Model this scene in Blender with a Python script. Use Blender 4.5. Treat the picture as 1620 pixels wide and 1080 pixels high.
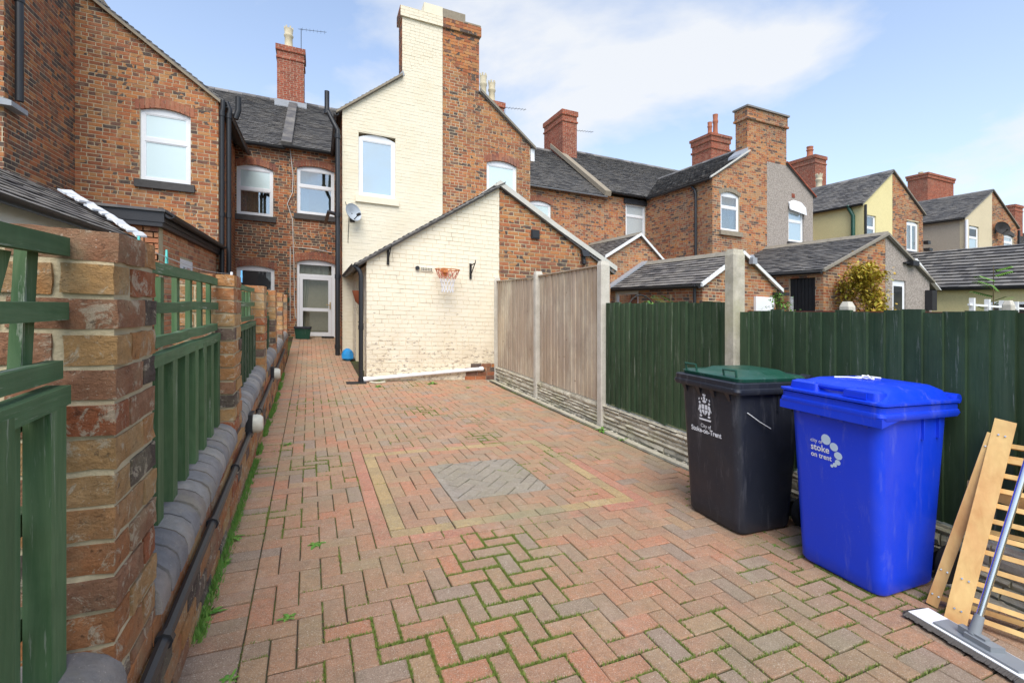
import bpy, math, random
from mathutils import Vector, noise
R = math.radians
sc = bpy.context.scene
for o in list(bpy.data.objects): bpy.data.objects.remove(o)
# ---------------------------------------------------------------- camera, sky, sun, exposure
# The site lies on a gentle hillside: every height is measured from a plane that falls to the
# right (SX) and climbs towards the houses (SY).
SX, SY = -.032, .026
CAMZ, YAW = 1.39, .393
cam = bpy.data.cameras.new('camera'); co = bpy.data.objects.new('camera', cam); sc.collection.objects.link(co)
co.location = (0, 0, CAMZ); co.rotation_euler = (R(90), 0, -YAW)
cam.sensor_width = 36; cam.lens = 36*740/1620; cam.shift_y = -40/1620; cam.clip_start = .05; cam.clip_end = 3000
sc.camera = co
SUN_EL, SUN_AZ = R(54), R(197)          # azimuth clockwise from +Y: the veiled sun stands behind the camera, high over the yard
world = bpy.data.worlds.new('World'); sc.world = world; world.use_nodes = True
CLOUD = (1.55, .55, 0)
def build_world():
    nt = world.node_tree; nt.nodes.clear(); N = nt.nodes.new; L = nt.links.new
    out = N('ShaderNodeOutputWorld'); bg = N('ShaderNodeBackground'); bg.inputs['Strength'].default_value = .15
    sky = N('ShaderNodeTexSky'); sky.sky_type = 'NISHITA'; sky.sun_disc = False
    sky.sun_elevation = SUN_EL; sky.sun_rotation = SUN_AZ; sky.air_density = 1.0; sky.dust_density = .6; sky.ozone_density = 2.0
    tc = N('ShaderNodeTexCoord'); sep = N('ShaderNodeSeparateXYZ'); L(tc.outputs['Generated'], sep.inputs[0])
    def m(op, a, b=None):
        n = N('ShaderNodeMath'); n.operation = op
        for i, q in enumerate((a, b)):
            if q is None: continue
            if isinstance(q, (int, float)): n.inputs[i].default_value = q
            else: L(q, n.inputs[i])
        return n.outputs[0]
    zz = m('ADD', m('MAXIMUM', sep.outputs[2], 0.0), .22)
    cb = N('ShaderNodeCombineXYZ'); L(m('DIVIDE', sep.outputs[0], zz), cb.inputs[0]); L(m('DIVIDE', sep.outputs[1], zz), cb.inputs[1])
    mp = N('ShaderNodeMapping'); L(cb.outputs[0], mp.inputs[0]); mp.inputs['Location'].default_value = CLOUD
    no = N('ShaderNodeTexNoise'); L(mp.outputs[0], no.inputs['Vector']); no.inputs['Scale'].default_value = .95
    no.inputs['Detail'].default_value = 8; no.inputs['Roughness'].default_value = .55; no.inputs['Distortion'].default_value = .3
    rp = N('ShaderNodeValToRGB'); L(no.outputs[0], rp.inputs[0]); e = rp.color_ramp.elements
    e[0].position = .445; e[0].color = (0, 0, 0, 1); e[1].position = .60; e[1].color = (1, 1, 1, 1)
    # low haze of thin cloud near the horizon
    hz = N('ShaderNodeMapRange'); L(sep.outputs[2], hz.inputs[0]); hz.inputs[1].default_value = 0; hz.inputs[2].default_value = .55
    hz.inputs[3].default_value = .55; hz.inputs[4].default_value = .20
    fac = m('MAXIMUM', m('MULTIPLY', rp.outputs[0], .93), hz.outputs[0])
    g = N('ShaderNodeMix'); g.data_type = 'RGBA'; g.blend_type = 'MULTIPLY'; g.inputs[0].default_value = 1
    L(sky.outputs[0], g.inputs[6]); g.inputs[7].default_value = (1.35, 1.42, 1.45, 1)
    mx = N('ShaderNodeMix'); mx.data_type = 'RGBA'; L(fac, mx.inputs[0]); L(g.outputs[2], mx.inputs[6]); mx.inputs[7].default_value = (4.5, 4.62, 4.8, 1)
    L(mx.outputs[2], bg.inputs[0]); L(bg.outputs[0], out.inputs[0])
build_world()
sl = bpy.data.lights.new('sun', 'SUN'); so = bpy.data.objects.new('sun', sl); sc.collection.objects.link(so)
sl.energy = 3.0; sl.angle = R(45); sl.color = (1, .955, .89)
sd = Vector((math.sin(SUN_AZ)*math.cos(SUN_EL), math.cos(SUN_AZ)*math.cos(SUN_EL), math.sin(SUN_EL)))
so.rotation_euler = sd.to_track_quat('Z', 'Y').to_euler(); so.location = sd*60
vs = sc.view_settings; vs.view_transform = 'Standard'; vs.look = 'None'; vs.gamma = 1; vs.exposure = .45; vs.use_curve_mapping = False
# ---------------------------------------------------------------- geometry helpers
rnd = random.Random(7)
COL = sc.collection.objects
def W(p): return Vector((p[0], p[1], p[2] + SX*p[0] + SY*p[1]))
ORG = {}
def project(p):
    w = W(p); s, c = math.sin(YAW), math.cos(YAW)
    d = s*w.x + c*w.y
    if d < .05: return None
    return 810 + 740*(c*w.x - s*w.y)/d, 500 - 740*(w.z - CAMZ)/d, d
def put(o, parent, org):
    COL.link(o); ORG[o.name] = Vector(org)
    if parent: o.parent = parent; o.location = W(org) - W(ORG[parent.name])
    else: o.location = W(org)
    return o
def tag(o, label=None, cat=None, group=None, kind=None):
    if label: o['label'] = label
    if cat: o['category'] = cat
    if group: o['group'] = group
    if kind: o['kind'] = kind
    return o
def empty(name, org, label, cat, group=None):
    o = bpy.data.objects.new(name, None); o.empty_display_size = .1
    return tag(put(o, None, org), label, cat, group)
def data(name, v, f, mat, org, smooth=False):
    me = bpy.data.meshes.new(name); org = Vector(org)
    me.from_pydata([W(Vector(p) - org) for p in v], [], f)
    me.materials.append(mat)
    if smooth:
        me.polygons.foreach_set('use_smooth', [True]*len(me.polygons))
        if smooth != 'all': me.set_sharp_from_angle(angle=R(38))
    return me
class MB:
    def __init__(s): s.v = []; s.f = []
    def add(s, v, f):
        k = len(s.v); s.v += [tuple(p) for p in v]; s.f += [tuple(i + k for i in q) for q in f]; return s
    def box(s, x0, x1, y0, y1, z0, z1):
        return s.add([(x0,y0,z0),(x1,y0,z0),(x1,y1,z0),(x0,y1,z0),(x0,y0,z1),(x1,y0,z1),(x1,y1,z1),(x0,y1,z1)],
                     [(0,3,2,1),(4,5,6,7),(0,1,5,4),(1,2,6,5),(2,3,7,6),(3,0,4,7)])
    def prism(s, poly, vec):
        n = len(poly); q = [tuple(Vector(p) + Vector(vec)) for p in poly]
        return s.add(list(poly) + q, [tuple(range(n))[::-1], tuple(range(n, 2*n))] + [(i, (i+1) % n, n + (i+1) % n, n + i) for i in range(n)])
    def bar(s, a, b, w, h, up=(0, 0, 1)):
        a = Vector(a); b = Vector(b); d = (b - a).normalized(); u = Vector(up); x = d.cross(u)
        if x.length < 1e-4: x = d.cross(Vector((1, 0, 0)))
        x.normalize(); u = x.cross(d)
        p = [a + x*i*w/2 + u*j*h/2 for i, j in ((-1,-1),(1,-1),(1,1),(-1,1))]
        return s.prism(p, b - a)
    def tube(s, pts, r, n=8, cap=True):
        pts = [Vector(p) for p in pts]; k = len(s.v); m = len(pts); ref = None
        rr = r if isinstance(r, (list, tuple)) else [r]*m
        for i, p in enumerate(pts):
            t = (pts[min(i+1, m-1)] - pts[max(i-1, 0)]).normalized()
            if ref is None:
                ref = t.orthogonal().normalized()
            ref = (ref - t*ref.dot(t)).normalized(); b = t.cross(ref)
            for j in range(n):
                a = 2*math.pi*j/n; s.v.append(tuple(p + (ref*math.cos(a) + b*math.sin(a))*rr[i]))
        for i in range(m-1):
            for j in range(n):
                s.f.append((k+i*n+j, k+i*n+(j+1) % n, k+(i+1)*n+(j+1) % n, k+(i+1)*n+j))
        if cap: s.f.append(tuple(range(k, k+n))[::-1]); s.f.append(tuple(range(k+(m-1)*n, k+m*n)))
        return s
    def lathe(s, c, prof, n=14):
        k = len(s.v)
        for r, z in prof:
            for j in range(n):
                a = 2*math.pi*j/n; s.v.append((c[0]+r*math.cos(a), c[1]+r*math.sin(a), c[2]+z))
        for i in range(len(prof)-1):
            for j in range(n): s.f.append((k+i*n+j, k+i*n+(j+1) % n, k+(i+1)*n+(j+1) % n, k+(i+1)*n+j))
        s.f.append(tuple(range(k, k+n))[::-1]); s.f.append(tuple(range(k+(len(prof)-1)*n, k+len(prof)*n)))
        return s
    def loft(s, rings, cap=True):
        k = len(s.v); n = len(rings[0])
        for r in rings: s.v += [tuple(p) for p in r]
        for i in range(len(rings)-1):
            for j in range(n): s.f.append((k+i*n+j, k+i*n+(j+1) % n, k+(i+1)*n+(j+1) % n, k+(i+1)*n+j))
        if cap: s.f.append(tuple(range(k, k+n))[::-1]); s.f.append(tuple(range(k+(len(rings)-1)*n, k+len(rings)*n)))
        return s
    def org(s):
        a = [min(p[i] for p in s.v) for i in range(3)]; b = [max(p[i] for p in s.v) for i in range(3)]
        return ((a[0]+b[0])/2, (a[1]+b[1])/2, a[2])
    def o(s, name, mat, parent=None, smooth=False, label=None, cat=None, group=None, kind=None):
        g = s.org(); ob = bpy.data.objects.new(name, data(name, s.v, s.f, mat, g, smooth))
        return tag(put(ob, parent, g), label, cat, group, kind)
def inst(name, me, parent, org):
    return put(bpy.data.objects.new(name, me), parent, org)
def clip(poly, h):
    a, b, c = h; out = []
    for i in range(len(poly)):
        p, q = poly[i], poly[(i+1) % len(poly)]
        dp, dq = a*p[0]+b*p[1]-c, a*q[0]+b*q[1]-c
        if dp <= 0: out.append(p)
        if (dp < 0 < dq) or (dq < 0 < dp):
            t = dp/(dp-dq); out.append((p[0]+(q[0]-p[0])*t, p[1]+(q[1]-p[1])*t))
    return out
def clipall(poly, hs):
    for h in hs:
        poly = clip(poly, h)
        if len(poly) < 3: return []
    return poly
def area(p): return abs(sum(p[i][0]*p[(i+1) % len(p)][1]-p[(i+1) % len(p)][0]*p[i][1] for i in range(len(p))))/2
def rect(a, b, c, d): return [(a, c), (b, c), (b, d), (a, d)]
# ---------------------------------------------------------------- materials
class NT:
    def __init__(s, name):
        s.m = bpy.data.materials.new(name); s.m.use_nodes = True; s.t = s.m.node_tree; s.t.nodes.clear()
        s.out = s.N('ShaderNodeOutputMaterial'); s.p = s.N('ShaderNodeBsdfPrincipled'); s.L(s.p.outputs[0], s.out.inputs[0])
        g = s.N('ShaderNodeNewGeometry'); s.pos = g.outputs['Position']; s.isl = g.outputs['Random Per Island']
        s.obr = s.N('ShaderNodeObjectInfo').outputs['Random']
        s.normals = []
    def N(s, t): return s.t.nodes.new(t)
    def L(s, a, b): s.t.links.new(a, b)
    def set(s, sock, v):
        if isinstance(v, (int, float)): sock.default_value = v
        elif isinstance(v, tuple): sock.default_value = v if len(v) == 4 or sock.type == 'VECTOR' else v + (1,)
        else: s.L(v, sock)
    def math(s, op, a, b=0.0):
        n = s.N('ShaderNodeMath'); n.operation = op; s.set(n.inputs[0], a); s.set(n.inputs[1], b); return n.outputs[0]
    def noise(s, scale, detail=4, rough=.6, stretch=None, dist=0):
        n = s.N('ShaderNodeTexNoise'); v = s.pos
        if stretch:
            mp = s.N('ShaderNodeMapping'); s.L(v, mp.inputs[0]); mp.inputs['Scale'].default_value = stretch; v = mp.outputs[0]
        s.L(v, n.inputs['Vector']); n.inputs['Scale'].default_value = scale; n.inputs['Detail'].default_value = detail
        n.inputs['Roughness'].default_value = rough; n.inputs['Distortion'].default_value = dist; return n.outputs[0]
    def voro(s, scale, feature='F1'):
        n = s.N('ShaderNodeTexVoronoi'); n.feature = feature; s.L(s.pos, n.inputs['Vector']); n.inputs['Scale'].default_value = scale
        return n.outputs['Distance']
    def ramp(s, f, stops, mode='LINEAR'):
        n = s.N('ShaderNodeValToRGB'); s.L(f, n.inputs[0]); n.color_ramp.interpolation = mode; e = n.color_ramp.elements
        while len(e) < len(stops): e.new(.5)
        for q, (p, c) in zip(e, stops):
            q.position = p; q.color = (c, c, c, 1) if isinstance(c, (int, float)) else tuple(c) + (1,)
        return n.outputs[0]
    def mix(s, f, a, b, mode='MIX'):
        n = s.N('ShaderNodeMix'); n.data_type = 'RGBA'; n.blend_type = mode; s.set(n.inputs[0], f); s.set(n.inputs[6], a); s.set(n.inputs[7], b); return n.outputs[2]
    def rand(s): return s.math('FRACT', s.math('ADD', s.isl, s.obr))
    def bump(s, h, strength=.4, dist=.01):
        n = s.N('ShaderNodeBump'); s.L(h, n.inputs['Height']); n.inputs['Strength'].default_value = strength; n.inputs['Distance'].default_value = dist
        if s.normals: s.L(s.normals[-1], n.inputs['Normal'])
        s.normals.append(n.outputs[0]); s.L(n.outputs[0], s.p.inputs['Normal']); return s
    def done(s, col, rough=.8, spec=.3, metal=0):
        s.set(s.p.inputs['Base Color'], col); s.set(s.p.inputs['Roughness'], rough); s.p.inputs['Specular IOR Level'].default_value = spec
        s.p.inputs['Metallic'].default_value = metal; return s.m
def brick_mat(name, stops, dirt=.35, speck=.0, bump=.5, scale=1, lichen=None, bmode='CONSTANT', drift=.9, soot=.75, smear=None):
    t = NT(name)
    # dark and pale bricks come in drifts rather than evenly scattered
    dr = t.math('MULTIPLY', t.math('SUBTRACT', t.noise(1.7, 3, .6), .5), drift)
    c = t.ramp(t.math('FRACT', t.math('ADD', t.rand(), t.math('ADD', dr, 1.0))), stops, bmode)
    c = t.mix(t.ramp(t.noise(.55, 4, .6), [(.42, 0), (.72, soot)]), c, t.mix(.55, c, (.07, .055, .048)))
    c = t.mix(t.ramp(t.noise(1.9, 5, .7, (1, 1, .35)), [(.56, 0), (.74, soot*.7)]), c, t.mix(.5, c, (.50, .40, .28)))
    c = t.mix(t.ramp(t.noise(26*scale, 5, .7), [(.35, 0), (.72, dirt)]), c, t.mix(.6, c, (.05, .04, .035)))
    c = t.mix(t.ramp(t.noise(7*scale, 3), [(.45, 0), (.75, .35)]), c, t.mix(.5, c, (.55, .42, .28)))
    if lichen: c = t.mix(t.ramp(t.noise(3.2, 6, .7), [(.5, 0), (.68, lichen[1])]), c, lichen[0])
    if smear: c = t.mix(t.ramp(t.noise(13, 7, .8, None, .8), [(.545, 0), (.60, smear)]), c, (.60, .52, .39)); c = t.mix(t.ramp(t.noise(38, 4, .7), [(.60, 0), (.70, .8)]), c, t.mix(.75, c, (.04, .03, .025)))
    if speck: c = t.mix(t.ramp(t.noise(150*scale, 2, .5), [(.68, 0), (.76, speck)]), c, (.75, .68, .58))
    t.bump(t.noise(70*scale, 6, .75), bump, .012)
    return t.done(c, .88, .2)
def plain(name, col, rough=.6, spec=.4, var=.15, scale=8, bump=0, metal=0, bscale=60):
    t = NT(name); c = t.mix(t.ramp(t.noise(scale, 5, .65), [(.3, 0), (.75, var)]), col, tuple(x*.45 for x in col))
    if bump: t.bump(t.noise(bscale, 5, .7), bump, .01)
    return t.done(c, rough, spec, metal)
M = {}
def mats():
    O1, O2, O3 = (.53, .21, .075), (.46, .155, .065), (.36, .12, .058)
    D1, D2, Y1, T1 = (.105, .075, .065), (.185, .092, .066), (.52, .29, .125), (.42, .25, .15)
    M['brick_orange'] = brick_mat('brick_orange', [(0, O1), (.18, O2), (.34, O3), (.50, (.45, .21, .085)), (.62, D2), (.70, (.34, .125, .06)), (.82, (.52, .25, .10)), (.92, D1)])
    M['brick_brown'] = brick_mat('brick_brown', [(0, O2), (.2, O3), (.34, D2), (.5, D1), (.62, (.27, .11, .06)), (.78, O1), (.9, D1)])
    M['brick_far'] = brick_mat('brick_far', [(0, O1), (.2, (.48, .25, .12)), (.4, O2), (.55, O3), (.7, T1), (.82, D2), (.93, D1)])
    M['brick_ext'] = brick_mat('brick_ext', [(0, (.6, .26, .13)), (.3, (.55, .22, .11)), (.6, (.66, .33, .18)), (.88, (.36, .15, .1))], .2)
    M['brick_red'] = brick_mat('brick_red', [(0, (.36, .085, .045)), (.4, (.30, .07, .04)), (.75, (.42, .11, .06))], .4)
    M['brick_arch'] = brick_mat('brick_arch', [(0, (.36, .13, .08)), (.4, (.42, .17, .10)), (.75, (.28, .11, .08))], .4)
    M['brick_wall'] = brick_mat('brick_wall', [(0, (.60, .29, .11)), (.2, (.46, .14, .055)), (.34, (.12, .092, .08)), (.44, (.62, .36, .15)), (.6, (.42, .20, .11)), (.76, (.19, .125, .10)), (.85, (.56, .22, .08))], .6, .5, 1.2, 1.3, ((.42, .38, .24), .5), 'CONSTANT', 0, .3, .75)
    M['paint'] = cream('paint', (.81, .735, .575), 1)
    M['paint_low'] = cream('paint_low', (.83, .76, .605), 2)
    M['mortar'] = plain('mortar', (.58, .48, .33), .95, .1, .35, 14, .3)
    M['mortar_pale'] = plain('mortar_pale', (.56, .47, .31), .95, .1, .5, 9, .6)
    M['mortar_dark'] = plain('mortar_dark', (.52, .42, .31), .95, .1, .4, 14, .3)
    t = NT('paint_joint'); c = t.mix(t.ramp(t.noise(2.6, 6, .75), [(.55, 0), (.68, .85)]), (.70, .60, .42), (.24, .185, .14)); M['paint_joint'] = t.done(c, .9, .1)
    M['coping'] = brick_mat('coping', [(0, (.26, .255, .26)), (.3, (.33, .315, .30)), (.6, (.22, .217, .225)), (.8, (.28, .25, .23))], .5, .35, .7, 1, ((.30, .26, .18), .5), 'CONSTANT', 0, .4)
    t = NT('slate'); c = t.ramp(t.rand(), [(0, (.12, .117, .117)), (.3, (.17, .163, .158)), (.6, (.22, .208, .197)), (.85, (.095, .092, .094))])
    c = t.mix(t.ramp(t.noise(1.6, 5, .7), [(.48, 0), (.7, .45)]), c, (.30, .27, .23)); t.bump(t.noise(50, 4), .3)
    M['slate'] = t.done(c, .75, .35)
    t = NT('slate_worn'); c = t.ramp(t.rand(), [(0, (.11, .10, .098)), (.4, (.18, .165, .155)), (.75, (.24, .22, .20)), (.9, (.09, .085, .085))])
    c = t.mix(t.ramp(t.noise(2.2, 5, .7), [(.45, 0), (.7, .5)]), c, (.32, .29, .24)); t.bump(t.noise(50, 4), .3)
    M['slate_worn'] = t.done(c, .8, .3)
    t = NT('concrete'); c = t.mix(t.ramp(t.noise(5, 6, .7), [(.35, 0), (.7, .7)]), (.62, .58, .50), (.40, .37, .30))
    c = t.mix(t.ramp(t.noise(90, 2), [(.6, 0), (.72, .4)]), c, (.2, .18, .15)); t.bump(t.noise(80, 5, .7), .35)
    M['concrete'] = t.done(c, .92, .15)
    t = NT('concrete_old'); c = t.mix(t.ramp(t.noise(7, 6, .7), [(.35, 0), (.65, .8)]), (.62, .57, .46), (.34, .31, .235))
    c = t.mix(t.ramp(t.noise(2.5, 4), [(.5, 0), (.7, .5)]), c, (.38, .36, .19)); t.bump(t.noise(60, 6, .75), .6)
    M['concrete_old'] = t.done(c, .95, .1)
    M['coping_stone'] = plain('coping_stone', (.30, .27, .22), .9, .15, .5, 6, .4)
    M['render_grey'] = roughcast('render_grey', (.47, .41, .36)); M['render_yellow'] = roughcast('render_yellow', (.78, .68, .36), .12)
    M['render_cream'] = roughcast('render_cream', (.68, .58, .40), .12); M['render_tan'] = roughcast('render_tan', (.50, .43, .34), .15)
    M['upvc'] = plain('upvc', (.83, .84, .86), .3, .5, .06, 3)
    M['white_paint'] = plain('white_paint', (.8, .8, .78), .5, .4, .15, 5)
    M['verge'] = plain('verge', (.62, .60, .54), .7, .3, .35, 6, .2)
    M['black_pvc'] = plain('black_pvc', (.022, .023, .026), .42, .45, .3, 6)
    M['dark_paint'] = plain('dark_paint', (.03, .03, .034), .5, .4, .4, 6)
    M['sill'] = plain('sill', (.095, .09, .088), .85, .25, .5, 10, .4)
    M['stone'] = plain('stone', (.33, .28, .21), .9, .2, .5, 12, .5)
    M['lead'] = plain('lead', (.34, .36, .39), .5, .5, .4, 8, .2)
    M['white_flash'] = plain('white_flash', (.80, .81, .82), .6, .3, .25, 9, .3)
    M['clay_pot'] = plain('clay_pot', (.62, .54, .38), .8, .3, .35, 8); M['clay_red'] = plain('clay_red', (.42, .15, .085), .8, .3, .3, 8)
    M['plastic_blue'] = binplastic('plastic_blue', (.004, .045, .66), .36); M['plastic_black'] = binplastic('plastic_black', (.017, .020, .030), .42)
    M['plastic_green'] = binplastic('plastic_green', (.012, .072, .046), .30); M['print_white'] = plain('print_white', (.75, .78, .82), .5, .4, .1, 30)
    M['print_pale'] = plain('print_pale', (.55, .70, .85), .5, .4, .1, 30)
    M['rubber'] = plain('rubber', (.018, .018, .019), .7, .3, .3, 20, .2)
    M['green_wood'] = wood('green_wood', (.036, .072, .034), (.08, .118, .062), (1, 1, .06), .45)
    M['green_worn'] = wood('green_worn', (.058, .125, .05), (.14, .205, .105), (1, 1, .06), .65)
    M['green_rail'] = wood('green_rail', (.065, .14, .06), (.15, .225, .12), (1, .06, 1), .8)
    M['grey_wood'] = wood('grey_wood', (.60, .49, .375), (.40, .31, .235), (1, 1, .05), .0, True)
    M['new_wood'] = wood('new_wood', (.76, .44, .18), (.60, .31, .115), (.5, .5, .12), .0)
    M['red_wood'] = plain('red_wood', (.20, .055, .04), .7, .3, .4, 8); M['door_black'] = plain('door_black', (.018, .019, .022), .5, .4, .5, 10)
    M['steel'] = plain('steel', (.75, .75, .76), .22, .5, .1, 5, 0, 1); M['iron'] = plain('iron', (.03, .028, .027), .7, .3, .4, 20)
    M['mop_grey'] = plain('mop_grey', (.23, .25, .27), .5, .4, .2, 9); M['mop_fringe'] = plain('mop_fringe', (.105, .095, .088), .95, .1, .5, 80, .5)
    M['cloth_white'] = plain('cloth_white', (.80, .80, .80), .9, .1, .15, 30, .2)
    M['dish'] = plain('dish', (.42, .46, .50), .45, .4, .15, 9); M['cable'] = plain('cable', (.68, .66, .62), .6, .3, .2, 9)
    M['peg_teal'] = plain('peg_teal', (.10, .56, .50), .45, .4, .1); M['peg_blue'] = plain('peg_blue', (.12, .42, .75), .45, .4, .1)
    M['hoop'] = plain('hoop', (.62, .22, .06), .5, .4, .3, 30); M['net_red'] = plain('net_red', (.58, .22, .15), .8, .2, .2, 30); M['net_white'] = plain('net_white', (.78, .78, .82), .8, .2, .1, 30)
    M['terracotta'] = plain('terracotta', (.42, .13, .06), .8, .2, .25, 15); M['blue_bag'] = plain('blue_bag', (.03, .32, .72), .35, .5, .3, 30)
    M['curtain'] = plain('curtain', (.48, .43, .33), .9, .1, .2, 12); M['room'] = plain('room', (.02, .018, .016), .9, .1, .3, 3); M['net_curtain'] = plain('net_curtain', (.50, .54, .55), .9, .1, .25, 20)
    M['leaf'] = leafm('leaf', (.09, .22, .03), (.16, .32, .05)); M['leaf_yellow'] = leafm('leaf_yellow', (.50, .47, .06), (.42, .24, .04)); M['moss'] = leafm('moss', (.11, .18, .03), (.24, .28, .07))
    M['weed'] = leafm('weed', (.08, .21, .03), (.17, .30, .05)); M['stem'] = plain('stem', (.16, .12, .06), .8, .2, .3, 20)
    t = NT('joint'); c = t.mix(t.ramp(t.noise(2.0, 5, .7), [(.44, 0), (.58, .8)]), (.07, .055, .042), (.10, .125, .035)); t.bump(t.noise(180, 4, .7), .8, .01)
    M['joint'] = t.done(c, .95, .1)
    t = NT('soil'); c = t.mix(t.noise(9, 6), (.10, .085, .06), (.075, .10, .035)); t.bump(t.noise(40, 6), .8, .02); M['soil'] = t.done(c, .95, .1)
    sp = .6
    P = [(0, (.49, .245, .145)), (.16, (.45, .25, .155)), (.32, (.40, .265, .18)), (.44, (.48, .265, .155)), (.58, (.43, .245, .155)), (.72, (.36, .26, .195)), (.8, (.53, .235, .135)), (.9, (.45, .285, .165))]
    M['paver'] = paverm('paver', P); M['paver_red'] = paverm('paver_red', [(0, (.52, .22, .145)), (.5, (.56, .255, .165)), (.8, (.46, .235, .15))], .65)
    M['paver_yellow'] = paverm('paver_yellow', [(0, (.50, .345, .16)), (.5, (.54, .385, .185)), (.8, (.44, .315, .16))], .9); M['paver_grey'] = paverm('paver_grey', [(0, (.33, .30, .26)), (.5, (.36, .32, .275)), (.8, (.31, .28, .245))])
    M['glass_dark'] = glass('glass_dark', (.012, .014, .016), .06); M['glass_clear'] = clearg('glass_clear'); M['glass_sky'] = glass('glass_sky', (.33, .43, .47), .30); M['glass_frost'] = glass('glass_frost', (.62, .76, .74), .12, .25)
    M['lampglass'] = plain('lampglass', (.62, .60, .50), .4, .5, .3, 30)
def cream(name, col, lvl):
    t = NT(name); c = t.mix(t.ramp(t.rand(), [(0, 0), (1, .22)]), col, tuple(x*.9 for x in col))
    c = t.mix(t.ramp(t.noise(1.3, 5, .65), [(.45, 0), (.75, .3)]), c, (.68, .55, .33))
    sep = t.N('ShaderNodeSeparateXYZ'); t.L(t.pos, sep.inputs[0])
    if lvl == 2:   # weathered, flaking paint at the foot of the wall
        low = t.N('ShaderNodeMapRange'); t.L(sep.outputs[2], low.inputs[0]); low.inputs[1].default_value = .2; low.inputs[2].default_value = 1.9; low.inputs[3].default_value = 1; low.inputs[4].default_value = 0
        fl = t.math('ADD', t.noise(11, 6, .75, (1, 1, 2.2)), t.math('MULTIPLY', low.outputs[0], .15))
        c = t.mix(t.ramp(fl, [(.665, 0), (.70, .8)]), c, (.25, .195, .16))
        c = t.mix(t.math('MULTIPLY', t.ramp(t.noise(2.4, 5), [(.4, 0), (.7, .5)]), low.outputs[0]), c, (.58, .46, .30))
    else:
        c = t.mix(t.ramp(t.noise(9, 6, .75, (1, 1, 2.5)), [(.69, 0), (.73, .6)]), c, (.42, .33, .25))
    t.bump(t.noise(45, 5, .7), .25); return t.done(c, .8, .25)
def roughcast(name, col, amt=.5):
    t = NT(name); c = t.mix(t.ramp(t.voro(24), [(.15, 0), (.65, amt*1.5)]), col, tuple(x*.5 for x in col))
    c = t.mix(t.ramp(t.noise(1.2, 5), [(.45, 0), (.75, .25)]), c, tuple(x*.7 for x in col)); t.bump(t.voro(60), .5, .01); return t.done(c, .95, .1)
def binplastic(name, col, rough):
    t = NT(name); c = t.mix(t.ramp(t.noise(3, 6, .7, (1, 1, .5)), [(.5, 0), (.85, .06)]), col, (.30, .30, .32))
    c = t.mix(t.ramp(t.noise(14, 6, .8, (1, 1, .3)), [(.60, 0), (.85, .25)]), c, tuple(x*.5 for x in col))
    c = t.mix(t.ramp(t.noise(9, 6, .75, (1.4, 1.4, .22), .4), [(.56, 0), (.72, .16)]), c, (.42, .42, .45)); c = t.mix(t.ramp(t.noise(60, 3, .7, (1, 1, 4)), [(.69, 0), (.74, .3)]), c, (.5, .5, .52))
    t.bump(t.noise(2.2, 3), .25, .03); t.bump(t.noise(240, 2), .08, .004); return t.done(c, t.ramp(t.noise(6, 4), [(.3, rough-.06), (.8, rough+.2)]), .45)
def wood(name, c1, c2, stretch, worn, knots=False):
    t = NT(name); g = t.noise(42, 6, .65, stretch, .6); c = t.mix(t.ramp(g, [(.3, 0), (.7, 1)]), c1, c2)
    c = t.mix(t.ramp(t.rand(), [(0, 0), (1, .55)]), c, tuple(x*.5 for x in c1)); c = t.mix(t.ramp(t.noise(2.3, 5, .7, (1, 1, .4)), [(.45, 0), (.7, .4)]), c, tuple(min(1, x*1.9+.02) for x in c1)); c = t.mix(t.ramp(t.noise(1.6, 5, .7), [(.52, 0), (.75, .5)]), c, tuple(x*.45 for x in c1))
    if knots:
        c = t.mix(t.ramp(t.noise(1.1, 4), [(.42, 0), (.7, .5)]), c, (.46, .33, .20)); c = t.mix(t.ramp(t.voro(5.5), [(.03, .85), (.09, 0)]), c, (.13, .08, .05))
    if worn: c = t.mix(t.ramp(t.noise(26, 6, .8, stretch), [(.585, 0), (.66, worn)]), c, (.42, .43, .36))
    t.bump(g, .3, .006); return t.done(c, .78, .25)
def leafm(name, c1, c2):
    t = NT(name); c = t.mix(t.rand(), c1, c2); m = t.done(c, .6, .3); t.p.inputs['Subsurface Weight'].default_value = 0
    return m
def paverm(name, stops, stain=.5):
    t = NT(name); c = t.ramp(t.rand(), stops, 'CONSTANT')
    c = t.mix(t.ramp(t.noise(34, 6, .8), [(.40, 0), (.70, .55)]), c, (.20, .14, .10))
    c = t.mix(t.ramp(t.noise(60, 3, .6), [(.58, 0), (.72, .25)]), c, (.60, .46, .34))
    c = t.mix(t.ramp(t.noise(1.1, 5, .65), [(.45, 0), (.64, stain)]), c, (.31, .27, .16)); c = t.mix(t.ramp(t.noise(4.5, 6, .75), [(.5, 0), (.66, .4)]), c, t.mix(.6, c, (.14, .11, .085))); c = t.mix(t.ramp(t.noise(2.6, 5, .7), [(.55, 0), (.7, .3)]), c, (.52, .42, .33))
    c = t.mix(t.math('MULTIPLY', t.ramp(t.voro(75), [(.10, .75), (.24, 0)]), t.ramp(t.noise(16, 4, .7), [(.45, 0), (.62, 1)])), c, (.74, .68, .58)); c = t.mix(t.ramp(t.voro(41), [(.06, .5), (.16, 0)]), c, (.16, .12, .10)); c = t.mix(t.ramp(t.noise(230, 3, .7), [(.55, 0), (.64, .65)]), c, (.66, .56, .45)); c = t.mix(t.ramp(t.noise(170, 4, .75), [(.55, 0), (.66, .6)]), c, t.mix(.7, c, (.08, .06, .05)))
    t.bump(t.noise(120, 5, .8), .9, .010); return t.done(c, .92, .15)
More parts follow.
